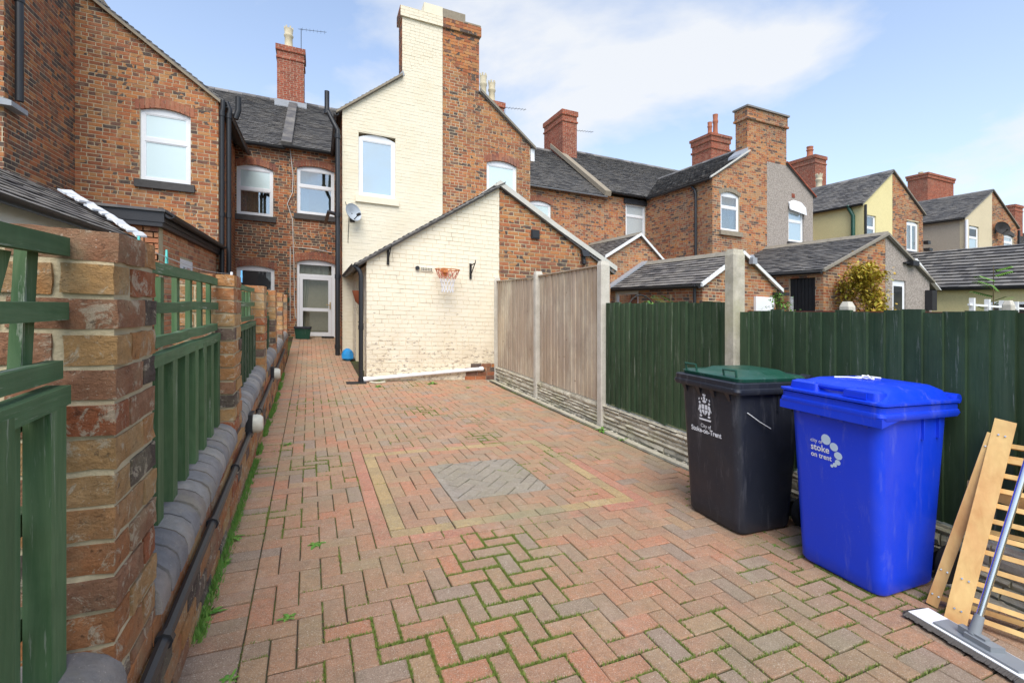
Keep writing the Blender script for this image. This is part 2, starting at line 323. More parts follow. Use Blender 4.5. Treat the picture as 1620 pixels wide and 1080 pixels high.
def clearg(name):
    t = NT(name); gl = t.N('ShaderNodeBsdfGlossy'); gl.inputs['Roughness'].default_value = .015; tr = t.N('ShaderNodeBsdfTransparent'); tr.inputs[0].default_value = (.75, .8, .8, 1)
    mx = t.N('ShaderNodeMixShader'); mx.inputs[0].default_value = .34; t.L(tr.outputs[0], mx.inputs[1]); t.L(gl.outputs[0], mx.inputs[2]); t.L(mx.outputs[0], t.out.inputs[0]); return t.m
def glass(name, col, refl, rough=.02):
    t = NT(name); t.done(col, .5, .5); g = t.N('ShaderNodeBsdfGlossy'); g.inputs['Roughness'].default_value = rough; g.inputs['Color'].default_value = (.95, .97, 1, 1)
    mx = t.N('ShaderNodeMixShader'); fr = t.N('ShaderNodeLayerWeight'); fr.inputs[0].default_value = .25
    t.L(t.math('ADD', t.math('MULTIPLY', fr.outputs['Fresnel'], .6), refl), mx.inputs[0]); t.L(t.p.outputs[0], mx.inputs[1]); t.L(g.outputs[0], mx.inputs[2]); t.L(mx.outputs[0], t.out.inputs[0]); return t.m
mats()
#@@@
# ---------------------------------------------------------------- masonry builders
def frontF(y0): return lambda s, t, n: (s, y0 - n, t)          # wall that faces the camera end of the yard (-Y)
def leftF(x0): return lambda s, t, n: (x0 - n, s, t)           # wall that faces left (-X)
def rightF(x0): return lambda s, t, n: (x0 + n, s, t)          # wall that faces right (+X)
BR = {}
def brick_mesh(F, key, L, H, n0, n1, mat):
    k = (key, round(L, 4), round(H, 4), mat.name)
    if k not in BR:
        b = MB(); e = .004
        a = [F(-L/2, 0, n0), F(L/2, 0, n0), F(L/2, H, n0), F(-L/2, H, n0)]; c = [F(-L/2, 0, n1-e), F(L/2, 0, n1-e), F(L/2, H, n1-e), F(-L/2, H, n1-e)]
        d = [F(-L/2+e, e, n1), F(L/2-e, e, n1), F(L/2-e, H-e, n1), F(-L/2+e, H-e, n1)]
        o = F(0, 0, 0)
        b.loft([a, c, d]); BR[k] = data('brick', b.v, b.f[:8] + [b.f[-1]], mat, o)
    return BR[k]
def brickwork(parent, F, key, s0, s1, t0, t1, mat, clips=(), holes=(), course=.078, bl=.235, nobj=0, joint=.0145, n1=.005, header=4, mats2=None, seed=1):
    """courses of single bricks: the nearest nobj whole bricks are objects, the rest one joined part"""
    rr = random.Random(seed); full = []; rest = MB(); i = 0; t = t0
    while t < t1 - .01:
        hd = header and i % header == header-1; L = bl/2 if hd else bl
        s = s0 - (L*.5 if i % 2 else 0) - (bl*.25 if hd else 0) - rr.uniform(0, .22)*bl
        while s < s1:
            a, b = max(s, s0), min(s + L - joint, s1); q0, q1 = t, min(t + course - joint, t1); s += L
            if b - a < .02: continue
            parts = [(a, b)]
            for h in holes:
                if q1 <= h[2] + .015 or q0 >= h[3] - .015: continue
                np_ = []
                for x, y in parts:
                    if y <= h[0] or x >= h[1]: np_.append((x, y)); continue
                    if x < h[0] - .015: np_.append((x, h[0] - .004))
                    if y > h[1] + .015: np_.append((h[1] + .004, y))
                parts = np_
            for x, y in parts:
                p = clipall(rect(x, y, q0, q1), clips)
                if len(p) < 3 or area(p) < .0004: continue
                if nobj and len(p) == 4 and abs(area(p) - (L-joint)*(course-joint)) < 1e-5:
                    c = project(F((x+y)/2, q0, 0))
                    if c and -5 < c[0] < 1625 and -5 < c[1] < 1085: full.append((c[2], x, y, q0, L, p)); continue
                rest.prism([F(u, v, -.012) for u, v in p], Vector(F(0, 0, n1 + rr.uniform(-.002, .003))) - Vector(F(0, 0, -.012)))
        i += 1; t += course
    full.sort(key=lambda q: q[0])
    for d, x, y, q0, L, p in full[nobj:]:
        rest.prism([F(u, v, -.012) for u, v in p], Vector(F(0, 0, n1 + rr.uniform(-.002, .003))) - Vector(F(0, 0, -.012)))
    for d, x, y, q0, L, p in full[:nobj]:
        inst('brick', brick_mesh(F, key, L-joint, course-joint, -.012, n1, mat), parent, F((x+y)/2, q0, rr.uniform(-.002, .003)))
    if rest.v: rest.o('brickwork', mat, parent, kind='stuff')
def slab(F, s0, s1, t0, t1, clips=(), holes=(), th=.2, n=0.0, b=None):
    b = b or MB()
    xs = sorted({s0, s1} | {q for h in holes for q in h[:2] if s0 < q < s1}); ts = sorted({t0, t1} | {q for h in holes for q in h[2:4] if t0 < q < t1})
    for i in range(len(xs)-1):
        for j in range(len(ts)-1):
            cx, ct = (xs[i]+xs[i+1])/2, (ts[j]+ts[j+1])/2
            if any(h[0] < cx < h[1] and h[2] < ct < h[3] for h in holes): continue
            p = clipall(rect(xs[i], xs[i+1], ts[j], ts[j+1]), clips)
            if len(p) >= 3 and area(p) > 1e-4: b.prism([F(u, v, n) for u, v in p], Vector(F(0, 0, n-th)) - Vector(F(0, 0, n)))
    return b
def wall(parent, F, key, s0, s1, t0, t1, mat, clips=(), holes=(), mortar='mortar', th=.2, nobj=0, label=None, ins=0, **k):
    w = slab(F, s0+ins, s1, t0, t1, clips, holes, th).o('wall', M[mortar], parent, label=label)
    brickwork(w, F, key, s0, s1, t0, t1, M[mat], clips, holes, nobj=nobj, **k); return w
def arcpts(s0, s1, tb, rise, n=9):
    return [(s0 + (s1-s0)*i/(n-1), tb + rise*(1 - (2*i/(n-1) - 1)**2)) for i in range(n)]
def window(parent, F, s0, s1, t0, t1, pane='glass_sky', rise=.1, transom=None, sill='sill', arch='brick_arch', rec=.05, fw=.075, mullion=None, name='window', frame='upvc', archh=.2, sillw=.07, lower_pane=None, label=None):
    """white framed window set back in its opening: frame > panes; sill and brick arch are parts of the house"""
    f = MB(); n0, n1 = -rec-.05, -rec; tb = t1 - rise
    V = lambda a, b: Vector(F(0, 0, b)) - Vector(F(0, 0, a))
    def strip(a, b, c, d, e=0): f.prism([F(u, v, n0) for u, v in rect(a, b, c, d)], V(n0, n1+e))
    strip(s0, s0+fw, t0, tb); strip(s1-fw, s1, t0, tb); strip(s0+fw, s1-fw, t0, t0+fw)
    top = tb - fw*.7
    if rise > 0:
        ap = arcpts(s0, s1, tb, rise)
        f.prism([F(u, v, n0) for u, v in [(s0, tb)] + ap[1:-1] + [(s1, tb)]], V(n0, n1))
    strip(s0+fw, s1-fw, top, tb)
    if transom:
        tz = t0 + (tb-t0)*transom; strip(s0+fw, s1-fw, tz-fw*.55, tz+fw*.55, .004)
    if mullion:
        for q in mullion: mx = s0 + (s1-s0)*q; strip(mx-fw*.45, mx+fw*.45, t0+fw, top, .002)
    o = f.o(name, M[frame], parent, label=label)
    cells = [(t0+fw, top)] if not transom else [(t0+fw, tz-fw*.55), (tz+fw*.55, top)]
    cols = [(s0+fw, s1-fw)]
    if mullion:
        xs = [s0+fw] + [s0+(s1-s0)*q for q in mullion] + [s1-fw]; cols = [(xs[i]+fw*.3, xs[i+1]-fw*.3) for i in range(len(xs)-1)]
    for k, (c, d) in enumerate(cells):
        for a, b in cols:
            g = MB(); g.prism([F(u, v, n0+.012) for u, v in rect(a-.005, b+.005, c-.005, d+.005)], V(n0+.012, n1-.018)); g.o('pane', M[lower_pane if (lower_pane and k == 0) else pane], o)
            # inner casement bead
            h = MB()
            for q in ((a, a+.022, c, d), (b-.022, b, c, d), (a+.022, b-.022, c, c+.022), (a+.022, b-.022, d-.022, d)): h.prism([F(u, v, n1-.02) for u, v in rect(*q)], V(n1-.02, n1-.006))
            h.o('casement_bead', M[frame], o)
    if sill:
        b = MB(); b.prism([F(u, v, -rec) for u, v in rect(s0-.08, s1+.08, t0-.16 if sillw > .05 else t0-.08, t0)], V(-rec, sillw)); b.o('window_sill', M[sill], parent)
    if arch:
        b = MB(); nv = max(6, int((s1-s0+.2)/.085)); w = (s1-s0+.16)/nv
        for i in range(nv):
            u0 = s0-.08+i*w; u1 = u0+w-.010
            h = lambda u: tb + rise*(1-min(1, abs(2*(u-s0)/(s1-s0)-1))**2)
            b.prism([F(u0, h(u0), -.05), F(u1, h(u1), -.05), F(u1, h(u1)+archh, -.05), F(u0, h(u0)+archh, -.05)], V(-.05, .0125))
        b.o('window_arch', M[arch], parent)
    if 'glass_clear' in (pane, lower_pane):       # gathered net curtains inside
        cu = MB(); rr = random.Random(int(s0*97))
        for xa, xb in ((s0+fw, s0+fw+(s1-s0)*rr.uniform(.16, .3)), (s1-fw-(s1-s0)*rr.uniform(.1, .28), s1-fw)):
            k = len(cu.v)
            for i in range(13): cu.v += [F(xa+(xb-xa)*i/12, t0, -.19+.015*math.sin(i*2.3)), F(xa+(xb-xa)*i/12, t1-rise, -.19+.015*math.sin(i*2.3))]
            for i in range(12): cu.f.append((k+2*i, k+2*i+2, k+2*i+3, k+2*i+1))
        cu.o('net_curtain', M['net_curtain'], parent)
    bk = MB(); bk.prism([F(u, v, -.26) for u, v in rect(s0-.02, s1+.02, t0-.02, t1+.02)], V(-.26, -.25)); bk.o('interior', M['room'], parent)
    return o
def tiles(parent, P0, e, u, L, S, mat='slate', w=.2, ex=.125, clips=(), th=.016, seed=3, deck=True, lift=.0):
    """slates or tiles laid course by course on a roof plane, one joined part over a deck"""
    rr = random.Random(seed); P0, e, u = Vector(P0), Vector(e).normalized(), Vector(u).normalized(); n = e.cross(u).normalized()
    if n.z < 0: n = -n
    b = MB(); i = 0; t = 0
    while t < S - .02:
        s = -(w/2 if i % 2 else 0); t1 = min(t + ex*1.12, S)
        while s < L:
            a, c = max(s, 0), min(s + w - .006, L); s += w
            if c - a < .02: continue
            p = clipall(rect(a, c, t, t1), clips)
            if len(p) < 3: continue
            j = rr.uniform(-.004, .006)
            lo = [P0 + e*x + u*y + n*(.002 + th*1.8*(1-(y-t)/(ex*1.12)) - th + j*min(1, th/.012) + lift) for x, y in p]
            b.prism(lo, n*th)
        t += ex; i += 1
    if deck:
        p = clipall(rect(0, L, 0, S), clips)
        if len(p) >= 3:
            d = MB(); d.prism([P0 + e*x + u*y - n*.045 for x, y in p], n*.04); dk = d.o('roof', M[mat], parent)
            b.o('roof_tiles', M[mat], dk, kind='stuff'); return dk
    b.o('roof_tiles', M[mat], parent, kind='stuff')
def gutter(parent, a, b, r=.055, mat='black_pvc', name='gutter'):
    a, b = Vector(a), Vector(b); d = (b-a).normalized(); x = d.cross(Vector((0, 0, 1))).normalized(); rings = []
    prof = [(math.cos(t)*r, math.sin(t)*r) for t in [math.pi + math.pi*i/6 for i in range(7)]] + [(math.cos(t)*(r-.012), math.sin(t)*(r-.012)) for t in [2*math.pi - math.pi*i/6 for i in range(7)]]
    m = MB(); m.loft([[p + x*q + Vector((0, 0, z)) for q, z in prof] for p in (a, b)]); return m.o(name, M[mat], parent, smooth=True)
def pipe(parent, pts, r=.04, mat='black_pvc', name='downpipe', joints=(), n=10):
    m = MB(); m.tube(pts, r, n)
    for p, q in joints: m.tube([p, q], r*1.22, n)
    return m.o(name, M[mat], parent, smooth=True)
def pot(parent, x, y, z, h=.7, r=.12, mat='clay_pot', crown=True):
    m = MB(); m.lathe((x, y, z), [(r*1.15, 0), (r*1.1, h*.1), (r*.85, h*.25), (r*.8, h*.6), (r*1.0, h*.66), (r*1.0, h*.72), (r*.82, h*.78), (r*.95, h), (r*.7, h), (r*.7, h*.8)], 12)
    if crown:
        for i in range(6):
            a = i*math.pi/3; m.box(x+math.cos(a)*r*.8-.025, x+math.cos(a)*r*.8+.025, y+math.sin(a)*r*.8-.025, y+math.sin(a)*r*.8+.025, z+h, z+h*1.1)
    return m.o('chimney_pot', M[mat], parent, smooth=True)
def stack(parent, x0, x1, y0, y1, z0, z1, mat='brick_red', bands=((.0, .2, .05), (.42, .5, .03)), top=None, seed=1, name='chimney', mortar='mortar_dark', clips=()):
    c = MB(); c.box(x0, x1, y0, y1, z0, z1-.004)
    for a, b, d in bands: c.box(x0-d, x1+d, y0-d, y1+d, z1-b, z1-a-.005)
    c = c.o(name, M[mortar], parent); hb = sorted([(z1-b, z1-a, d) for a, b, d in bands])
    segs = []; z = z0
    for a, b, d in hb: segs.append((z, a, 0)); segs.append((a, b, d)); z = b
    if z < z1: segs.append((z, z1, 0))
    for a, b, d in segs:
        if b - a < .03: continue
        if clips and d == 0:
            for qa, qb, qz, qc in clips: brickwork(c, frontF(y0), 'f', qa, qb, max(a, qz), b, M[mat], qc, seed=seed)
        else: brickwork(c, frontF(y0-d), 'f', x0-d, x1+d, a, b, M[mat], seed=seed)
        brickwork(c, leftF(x0-d), 'l', y0-d, y1+d, a, b, M[mat], seed=seed+1)
        brickwork(c, rightF(x1+d), 'r', y0-d, y1+d, a, b, M[mat], seed=seed+2)
    return c
BW, WF, LF = 15.7, 12.2, 12.0        # back wall of the terrace, ends of its rear wings
def aerial(parent, x, y, z):
    m = MB(); m.tube([(x, y, z), (x, y, z+1.0)], .012, 5); m.tube([(x-.1, y, z+.95), (x+.9, y-.2, z+.98)], .008, 4)
    for i in range(7): q = x + .05 + i*.13; m.tube([(q, y-.2*(q-x+.1)-.12, z+.96), (q, y-.2*(q-x+.1)+.12, z+.96)], .005, 4)
    m.o('aerial', M['iron'], parent)
def main_roof(h, x0, x1, dz=0, mat='slate', seed=1, ridge=True):
    ez, rz, ry = 6.02+dz, 9.12+dz, 20.1; y0 = BW-.17
    d = tiles(h, (x0, y0, ez), (1, 0, 0), (0, ry-y0, rz-ez), x1-x0, math.hypot(ry-y0, rz-ez), mat, seed=seed)
    b = MB(); b.prism([(x0, ry, rz-.12), (x0, ry+4.4, ez), (x0, ry+4.4, 0), (x0, ry+4.3, 0), (x0, ry, rz-.25)], (x1-x0, 0, 0)); b.o('rear_roof', M['slate'], h)
    if ridge:
        b = MB()
        for i in range(int((x1-x0)/.45)+1):
            a = x0+i*.45; e = min(a+.44, x1)
            if e-a > .05: b.prism([(a, ry-.16, rz-.09), (a, ry, rz+.06), (a, ry+.16, rz-.09)], (e-a, 0, 0))
        b.o('ridge_tiles', M['slate'], d)
    # back shell of the house
    s = MB(); s.box(x0+.002, x1-.002, BW+.24, ry+4.3, -.3, ez-.1); s.prism([(x0+.002, y0+.3, ez-.12), (x0+.002, ry, rz-.3), (x0+.002, ry+4.2, ez-.12)], (x1-x0-.004, 0, 0)); s.o('house_shell', M['mortar_dark'], h)
def verge(parent, F, pts, w=.09, th=.03, mat='verge', n=.05, name='verge'):
    b = MB(); V = Vector(F(0, 0, n)) - Vector(F(0, 0, n-th-.05))
    for i in range(len(pts)-1):
        (a, c), (d, e) = pts[i], pts[i+1]; b.prism([F(a, c-w, n-th-.05), F(d, e-w, n-th-.05), F(d, e, n-th-.05), F(a, c, n-th-.05)], V)
    return b.o(name, M[mat], parent)
#@@@
# ---------------------------------------------------------------- ground and paving
TH = .016; E1 = Vector((math.cos(TH), math.sin(TH), 0)); E2 = Vector((-math.sin(TH), math.cos(TH), 0)); O0 = Vector((.31, 2.77, 0))
def gz(y):          # the passage beside the house climbs a little more than the yard
    if y < 7.5: return 0.0
    if y < 12.2: return .145*((y-7.5)/4.7)**1.3
    return .145 + .2*(y-12.2)/3.5
g = MB(); n = 12
g.add([(-600, -300, -.12), (900, -300, -.12), (900, 900, -.12), (-600, 900, -.12)], [(0, 1, 2, 3)])
g.o('ground', M['soil'], kind='structure')
def PV(s, t, z=0): p = O0 + E1*s + E2*t; return Vector((p.x, p.y, z + gz(p.y)))
def mossy(x, y):     # how overgrown the joints are
    q = noise.fractal(Vector((x*1.3+3.1, y*1.3+1.7, .5)), 1, 2, 4)
    a = math.exp(-(((x-.75)/.85)**2 + ((y-1.75)/.85)**2))*.95 + math.exp(-(((x-.1)/.5)**2 + ((y-4.3)/1.6)**2))*.25 + math.exp(-(((x-2.3)/.7)**2 + ((y-1.9)/.9)**2))*.35
    return q*.75 + a*.8
base = MB(); ny = 34; y0, y1 = .2, 15.72
for i in range(ny+1):
    y = y0 + (y1-y0)*i/ny
    xr = 3.36 if y < 8.8 else .9
    base.v += [(-.80, y, gz(y)-.009), (xr, y, gz(y)-.009)]
base.f = [(2*i, 2*i+1, 2*i+3, 2*i+2) for i in range(ny)]
paving = base.o('pavement', M['joint'], kind='structure')
PM = {}
def pav_poly(poly, j=.0035, top=0.0, ch=.004):
    """inset convex polygon (s,t) -> rings for a chamfered paver"""
    c = Vector((sum(p[0] for p in poly)/len(poly), sum(p[1] for p in poly)/len(poly)))
    def ins(d):
        out = []; m = len(poly)
        for i in range(m):
            a, b, e = Vector(poly[i-1]), Vector(poly[i]), Vector(poly[(i+1) % m])
            d1 = (b-a).normalized(); d2 = (e-b).normalized(); n1 = Vector((-d1.y, d1.x)); n2 = Vector((-d2.y, d2.x))
            k = 1 + n1.dot(n2)
            out.append(b + (n1+n2)*(d/max(k, .35)))
        return out
    return ins(j), ins(j+ch)
def paver_geo(b, poly, j, dz):
    a, c = pav_poly(poly, j)
    def P(q, z): return PV(q[0], q[1], z)
    k = len(b.v); b.loft([[P(q, -.02) for q in a], [P(q, dz-.004) for q in a], [P(q, dz) for q in c]]); b.f.pop(-2)
def collect():
    out = []
    def occ(s, t):      # lattice cell (10 cm) -> which field it belongs to
        if 0 <= s < 20 and 0 <= t < 19:
            if s < 1 or s >= 19 or t < 1 or t >= 18: return 'red'
            if s < 2 or s >= 18 or t < 2 or t >= 17: return 'yel'
            if 6 <= s < 14 and 5 <= t < 13: return 'gry'
            return 'in'
        return 'out'
    def lim(t): return 28 if t < 59 else 5
    TT = range(-25, 129); cells = set()
    for t in TT:
        for s in range(-6, lim(t)):
            if occ(s, t) in ('out', 'in'): cells.add((s, t))
    for (s, t) in sorted(cells):
        m = (s - t) % 4; o = occ(s, t)
        if m == 0: q = (s+1, t); p = rect(s, s+2, t, t+1)
        elif m == 3: q = (s, t+1); p = rect(s, s+1, t, t+2)
        elif m == 1: q = (s-1, t); p = None
        else: q = (s, t-1); p = None
        ok = q in cells and occ(*q) == o
        if p and ok: out.append(('H' if m == 0 else 'V', p, 'paver'))
        elif not ok: out.append(('C', rect(s, s+1, t, t+1), 'paver'))
    for t in TT: out.append(('H', rect(-8, -6, t, t+1), 'paver'))
    for i in range(9): out += [('V', rect(0, 1, 1+2*i, 3+2*i), 'paver_red'), ('V', rect(19, 20, 1+2*i, 3+2*i), 'paver_red')]
    for i in range(10): out.append(('H', rect(2*i, 2*i+2, 0, 1), 'paver_red'))
    for i in range(9): out.append(('H', rect(1+2*i, 3+2*i, 18, 19), 'paver_red'))
    for i in range(8): out += [('V', rect(1, 2, 2+2*i, 4+2*i) if i < 7 else rect(1, 2, 16, 17), 'paver_yellow'), ('V', rect(18, 19, 2+2*i, 4+2*i) if i < 7 else rect(18, 19, 16, 17), 'paver_yellow')]
    for i in range(9): out.append(('H', rect(1+2*i, 3+2*i, 1, 2), 'paver_yellow'))
    for i in range(9): out.append(('H', rect(1+2*i, 3+2*i, 17, 18), 'paver_yellow'))
    k = 2**-.5
    for a in range(-14, 15):          # grey square laid at 45 degrees
        for b in range(-14, 15):
            m = (a-b) % 4
            if m == 0: p = rect(a, a+2, b, b+1)
            elif m == 3: p = rect(a, a+1, b, b+2)
            else: continue
            p = [(10 + (x-y)*k, 9 + (x+y)*k) for x, y in p]
            p = clipall(p, [(1, 0, 14), (-1, 0, -6), (0, 1, 13), (0, -1, -5)])
            if len(p) >= 3 and area(p) > .12: out.append(('G', p, 'paver_grey'))
    return [(k, [(x*.1, y*.1) for x, y in p], m) for k, p, m in out]
def build_paving():
    rr = random.Random(11); pv = collect(); items = []
    for k, p, m in pv:
        cx, cy = sum(q[0] for q in p)/len(p), sum(q[1] for q in p)/len(p); c = PV(cx, cy); pr = project(c)
        vis = pr and -20 < pr[0] < 1640 and pr[1] < 1100
        items.append((pr[2] if vis else 99, k, p, m, c))
    items.sort(key=lambda q: q[0]); near = 300; cnt = 0; rest = {}
    for d, k, p, m, c in items:
        ms = mossy(c.x, c.y); j = .0052 if ms > .6 else .0038 if ms > .3 else .003
        dz = rr.uniform(-.004, .003)
        if cnt < near and d < 90:
            cnt += 1
            if k in 'HVC':
                key = (k, m, j)
                if key not in PM:
                    b = MB(); w, h = {'H': (.1, .05), 'V': (.05, .1), 'C': (.05, .05)}[k]; a, e = pav_poly(rect(-w, w, -h, h), j)
                    f = lambda q, z: E1*q[0] + E2*q[1] + Vector((0, 0, z))
                    b.loft([[f(q, -.02) for q in a], [f(q, -.004) for q in a], [f(q, 0) for q in e]]); b.f.pop(-2); PM[key] = data('paver', b.v, b.f, M[m], (0, 0, 0))
                o = inst('paver', PM[key], paving, c + Vector((0, 0, dz)))
                o.rotation_euler = (rr.gauss(0, .006), rr.gauss(0, .006), rr.gauss(0, .008))
            else:
                b = MB(); paver_geo(b, p, j, dz); b.o('paver', M[m], paving)
        else: paver_geo(rest.setdefault(m, MB()), p, j, dz)
    for m, b in rest.items(): b.o('paver_field', M[m], paving, kind='stuff')
    # moss and grass in the joints
    b = MB(); rr = random.Random(5)
    def blade(x, y, z, h, w, lean):
        a = rr.uniform(0, 6.283); dx, dy = math.cos(a)*w, math.sin(a)*w; l = rr.uniform(0, 6.283)
        k = len(b.v); b.v += [(x-dx, y-dy, z), (x+dx, y+dy, z), (x+math.cos(l)*lean, y+math.sin(l)*lean, z+h)]; b.f.append((k, k+1, k+2))
    for d, k, p, m, c in items:
        if d > 9: continue
        for i in range(len(p)):
            a, e = p[i], p[(i+1) % len(p)]; ln = math.hypot(e[0]-a[0], e[1]-a[1])
            mid = PV((a[0]+e[0])/2, (a[1]+e[1])/2); ms = mossy(mid.x, mid.y)
            ms += rr.uniform(-.4, .25)
            if ms < .26: continue
            dens = min(1, (ms-.26)/.5); N = int(ln*1000*dens*(1.2 if d < 3.5 else .6 if d < 5.5 else .3))
            for q in range(N):
                u = rr.random(); s, t = a[0]+(e[0]-a[0])*u + rr.gauss(0, .0038), a[1]+(e[1]-a[1])*u + rr.gauss(0, .0038); P = PV(s, t, -.006)
                blade(P.x, P.y, P.z, rr.uniform(.006, .012+.008*dens), rr.uniform(.0015, .0035) if d < 3.5 else .005, rr.uniform(0, .010))
    b.o('joint_moss', M['moss'], label='green moss and fine grass growing in the joints between the pavers', cat='moss', kind='stuff')
build_paving()
# dirty strip and kerb along the right-hand fence
b = MB(); b.box(3.12, 3.2, .3, 8.7, -.02, .012); b.o('kerb', M['concrete_old'], kind='structure')
b = MB()
rr = random.Random(3)
for i in range(160):
    y = rr.uniform(.5, 8.6); x = rr.uniform(3.2, 3.29); r = rr.uniform(.008, .022); b.lathe((x, y, -.005), [(r, 0), (r*.9, r*.5), (r*.3, r*.8)], 5)
b.o('gravel', M['concrete_old'], label='loose grit lying between kerb and gravel boards', cat='gravel', kind='stuff')
#@@@
# ---------------------------------------------------------------- left garden wall with pillars and green panels
def XW(y): return -.465 - .018*(y-1.5)
def CZ(y): return max(.395, min(.60, .42 + .045*(y-2.3)))
gw = empty('garden_wall', (XW(4)-.12, 5, 0), 'old brick garden wall with pillars and rounded blue coping on the left', 'wall')
def garden_wall():
    rr = random.Random(21); nob = [0]
    F = lambda s, t, n: (XW(s)+n, s, t)
    slabm = MB()
    for y0, y1 in ((-.6, 3), (3, 6), (6, 9), (9, 11.9)):
        slabm.prism([F(y0, -.12, -.006), F(y1, -.12, -.006), F(y1, CZ(y1), -.006), F(y0, CZ(y0), -.006)], (-.22, 0, 0))
    core = slabm.o('wall', M['mortar_pale'], gw)
    brickwork(core, F, 'gw', -.6, 11.9, -.02, .62, M['brick_wall'], [(-.045, 1, .3165), (0, 1, .60)], course=.086, bl=.235, nobj=70, joint=.012, n1=.006, header=0, seed=4)
    # coping: one half-round blue brick after another
    py = [1.456, 3.49, 5.71, 7.6, 9.64, 11.67]; pw = .31
    variants = []
    for k in range(3):
        b = MB(); L = .104; prof = []
        for i in range(9):
            a = math.pi*i/8; prof.append((math.cos(a)*.135, .03 + math.sin(a)*.088*(1+rr.uniform(-.03, .03))))
        prof = [(.135, -.012)] + prof + [(-.135, -.012)]
        rings = []
        for y, sc_ in ((-L/2, .985), (-L/2+.005, 1), (L/2-.005, 1.0), (L/2, .985)): rings.append([(x*sc_, y, (z-.03)*sc_+.03) for x, z in prof])
        b.loft(rings); variants.append(data('coping_brick', b.v, b.f, M['coping'], (0, 0, 0), True))
    lo = -.5
    for q in py:
        n = int((q-lo-.01)/.108); st = (q-lo)/max(n, 1)
        for i in range(n):
            y = lo + (i+.5)*st; o = inst('coping_brick', rr.choice(variants), gw, (XW(y)-.115+rr.uniform(-.003, .003), y, CZ(y)+.012+rr.uniform(-.002, .002))); o.rotation_euler = (R(2.2), 0, rr.gauss(TH, .008))
        lo = q + pw
    # pillars, brick by brick
    ch = .0865
    for pi, y0 in enumerate(py):
        x1 = XW(y0); x0 = x1-.33; y1 = y0+pw; z0, zt = CZ(y0)-.10, 1.555
        if pi == 0: z0 = -.05
        m = MB(); m.box(x0+.0085, x1-.008, y0+.008, y1-.0085, z0, zt-.03); p = m.o('pillar', M['mortar_pale'], gw)
        rest = MB(); k = 0; z = zt - ch*round((zt-z0)/ch)
        while z < zt-.02:
            xs = x0+(.215 if k % 2 else .11); ys = y0+(.105 if k % 2 else .205)
            for a, b_, c, d in ((x0, xs, y0, ys), (xs, x1, y0, ys), (x0, xs, ys, y1), (xs, x1, ys, y1)):
                g = .0115; q = MB(); jx, jy, jz = rr.uniform(-.004, .004), rr.uniform(-.004, .004), rr.uniform(-.003, .003)
                ax, bx, ay, by, az, bz = a+(g/2 if a > x0 else 0)+jx, b_-(g/2 if b_ < x1 else 0)+jx, c+(g/2 if c > y0 else 0)+jy, d-(g/2 if d < y1 else 0)+jy, z+g/2+jz, z+ch-g/2+jz
                if pi < 2:
                    # worn brick: gridded box with pitted faces and chipped arrises
                    nx, ny_, nz = max(2, round((bx-ax)/.045)), max(2, round((by-ay)/.045)), 3; idx = {}; sd = rr.uniform(0, 50)
                    def vert(i, j, k_):
                        key = (i, j, k_)
                        if key not in idx:
                            P_ = Vector((ax+(bx-ax)*i/nx, ay+(by-ay)*j/ny_, az+(bz-az)*k_/nz)); c_ = Vector(((ax+bx)/2, (ay+by)/2, (az+bz)/2))
                            ed = (i in (0, nx)) + (j in (0, ny_)) + (k_ in (0, nz)); nv = noise.noise_vector(P_*23+Vector((sd, 0, 0)))*.0042
                            P_ += nv; 
                            if ed >= 2: P_ += (c_-P_).normalized()*(.0015+.006*max(0, noise.noise(P_*31+Vector((0, sd, 0)))))
                            idx[key] = len(q.v); q.v.append(tuple(P_))
                        return idx[key]
                    for i in range(nx):
                        for j in range(ny_):
                            for k_ in (0, nz): q.f.append((vert(i, j, k_), vert(i+1, j, k_), vert(i+1, j+1, k_), vert(i, j+1, k_)))
                    for i in range(nx):
                        for k_ in range(nz):
                            for j in (0, ny_): q.f.append((vert(i, j, k_), vert(i+1, j, k_), vert(i+1, j, k_+1), vert(i, j, k_+1)))
                    for j in range(ny_):
                        for k_ in range(nz):
                            for i in (0, nx): q.f.append((vert(i, j, k_), vert(i, j+1, k_), vert(i, j+1, k_+1), vert(i, j, k_+1)))
                    ob = q.o('brick', M['brick_wall'], p); continue
                elif pi < 4: q.box(ax, bx, ay, by, az, bz); q.o('brick', M['brick_wall'], p)
                else: rest.box(ax, bx, ay, by, az, bz)
            k += 1; z += ch
        if rest.v: rest.o('brickwork', M['brick_wall'], p, kind='stuff')
    # black cable conduit and two bulkhead lamps on the wall face
    pts = [(XW(y)+.03, y, .335+.02*(y-2)) for y in [x*.35 for x in range(2, 29)]]
    c = MB(); c.tube(pts, .019, 8); c.o('cable_pipe', M['black_pvc'], None, True, 'thin black pipe clipped along the face of the low garden wall', 'pipe')
    for y in (1.75, 2.55, 3.3, 4.8):
        z = .335+.02*(y-2); q = MB(); q.tube([(XW(y)+.03, y-.014, z), (XW(y)+.03, y+.014, z)], .027, 8); q.box(XW(y), XW(y)+.03, y-.008, y+.008, z-.01, z+.012); q.o('pipe_clip', M['black_pvc'], bpy.data.objects['cable_pipe'])
    for i, y in enumerate((4.12, 6.6)):
        x = XW(y); z = .43 if i == 0 else .47
        e = empty('wall_lamp', (x+.04, y, z-.06), ['pale bulkhead lamp with black backplate on the low wall, nearer one', 'small pale bulkhead lamp with black backplate on the low wall, farther one'][i], 'lamp', 'lamps on the garden wall')
        q = MB(); q.box(x, x+.05, y-.08, y+.08, z-.08, z+.09); q.o('backplate', M['black_pvc'], e)
        q = MB(); rings = []
        for d, s_ in ((.05, 1), (.075, 1), (.10, .92), (.115, .7)): rings.append([(x+d, y+.062*s_*math.cos(a), z+.005+.072*s_*math.sin(a)) for a in [2*math.pi*j/12 for j in range(12)]])
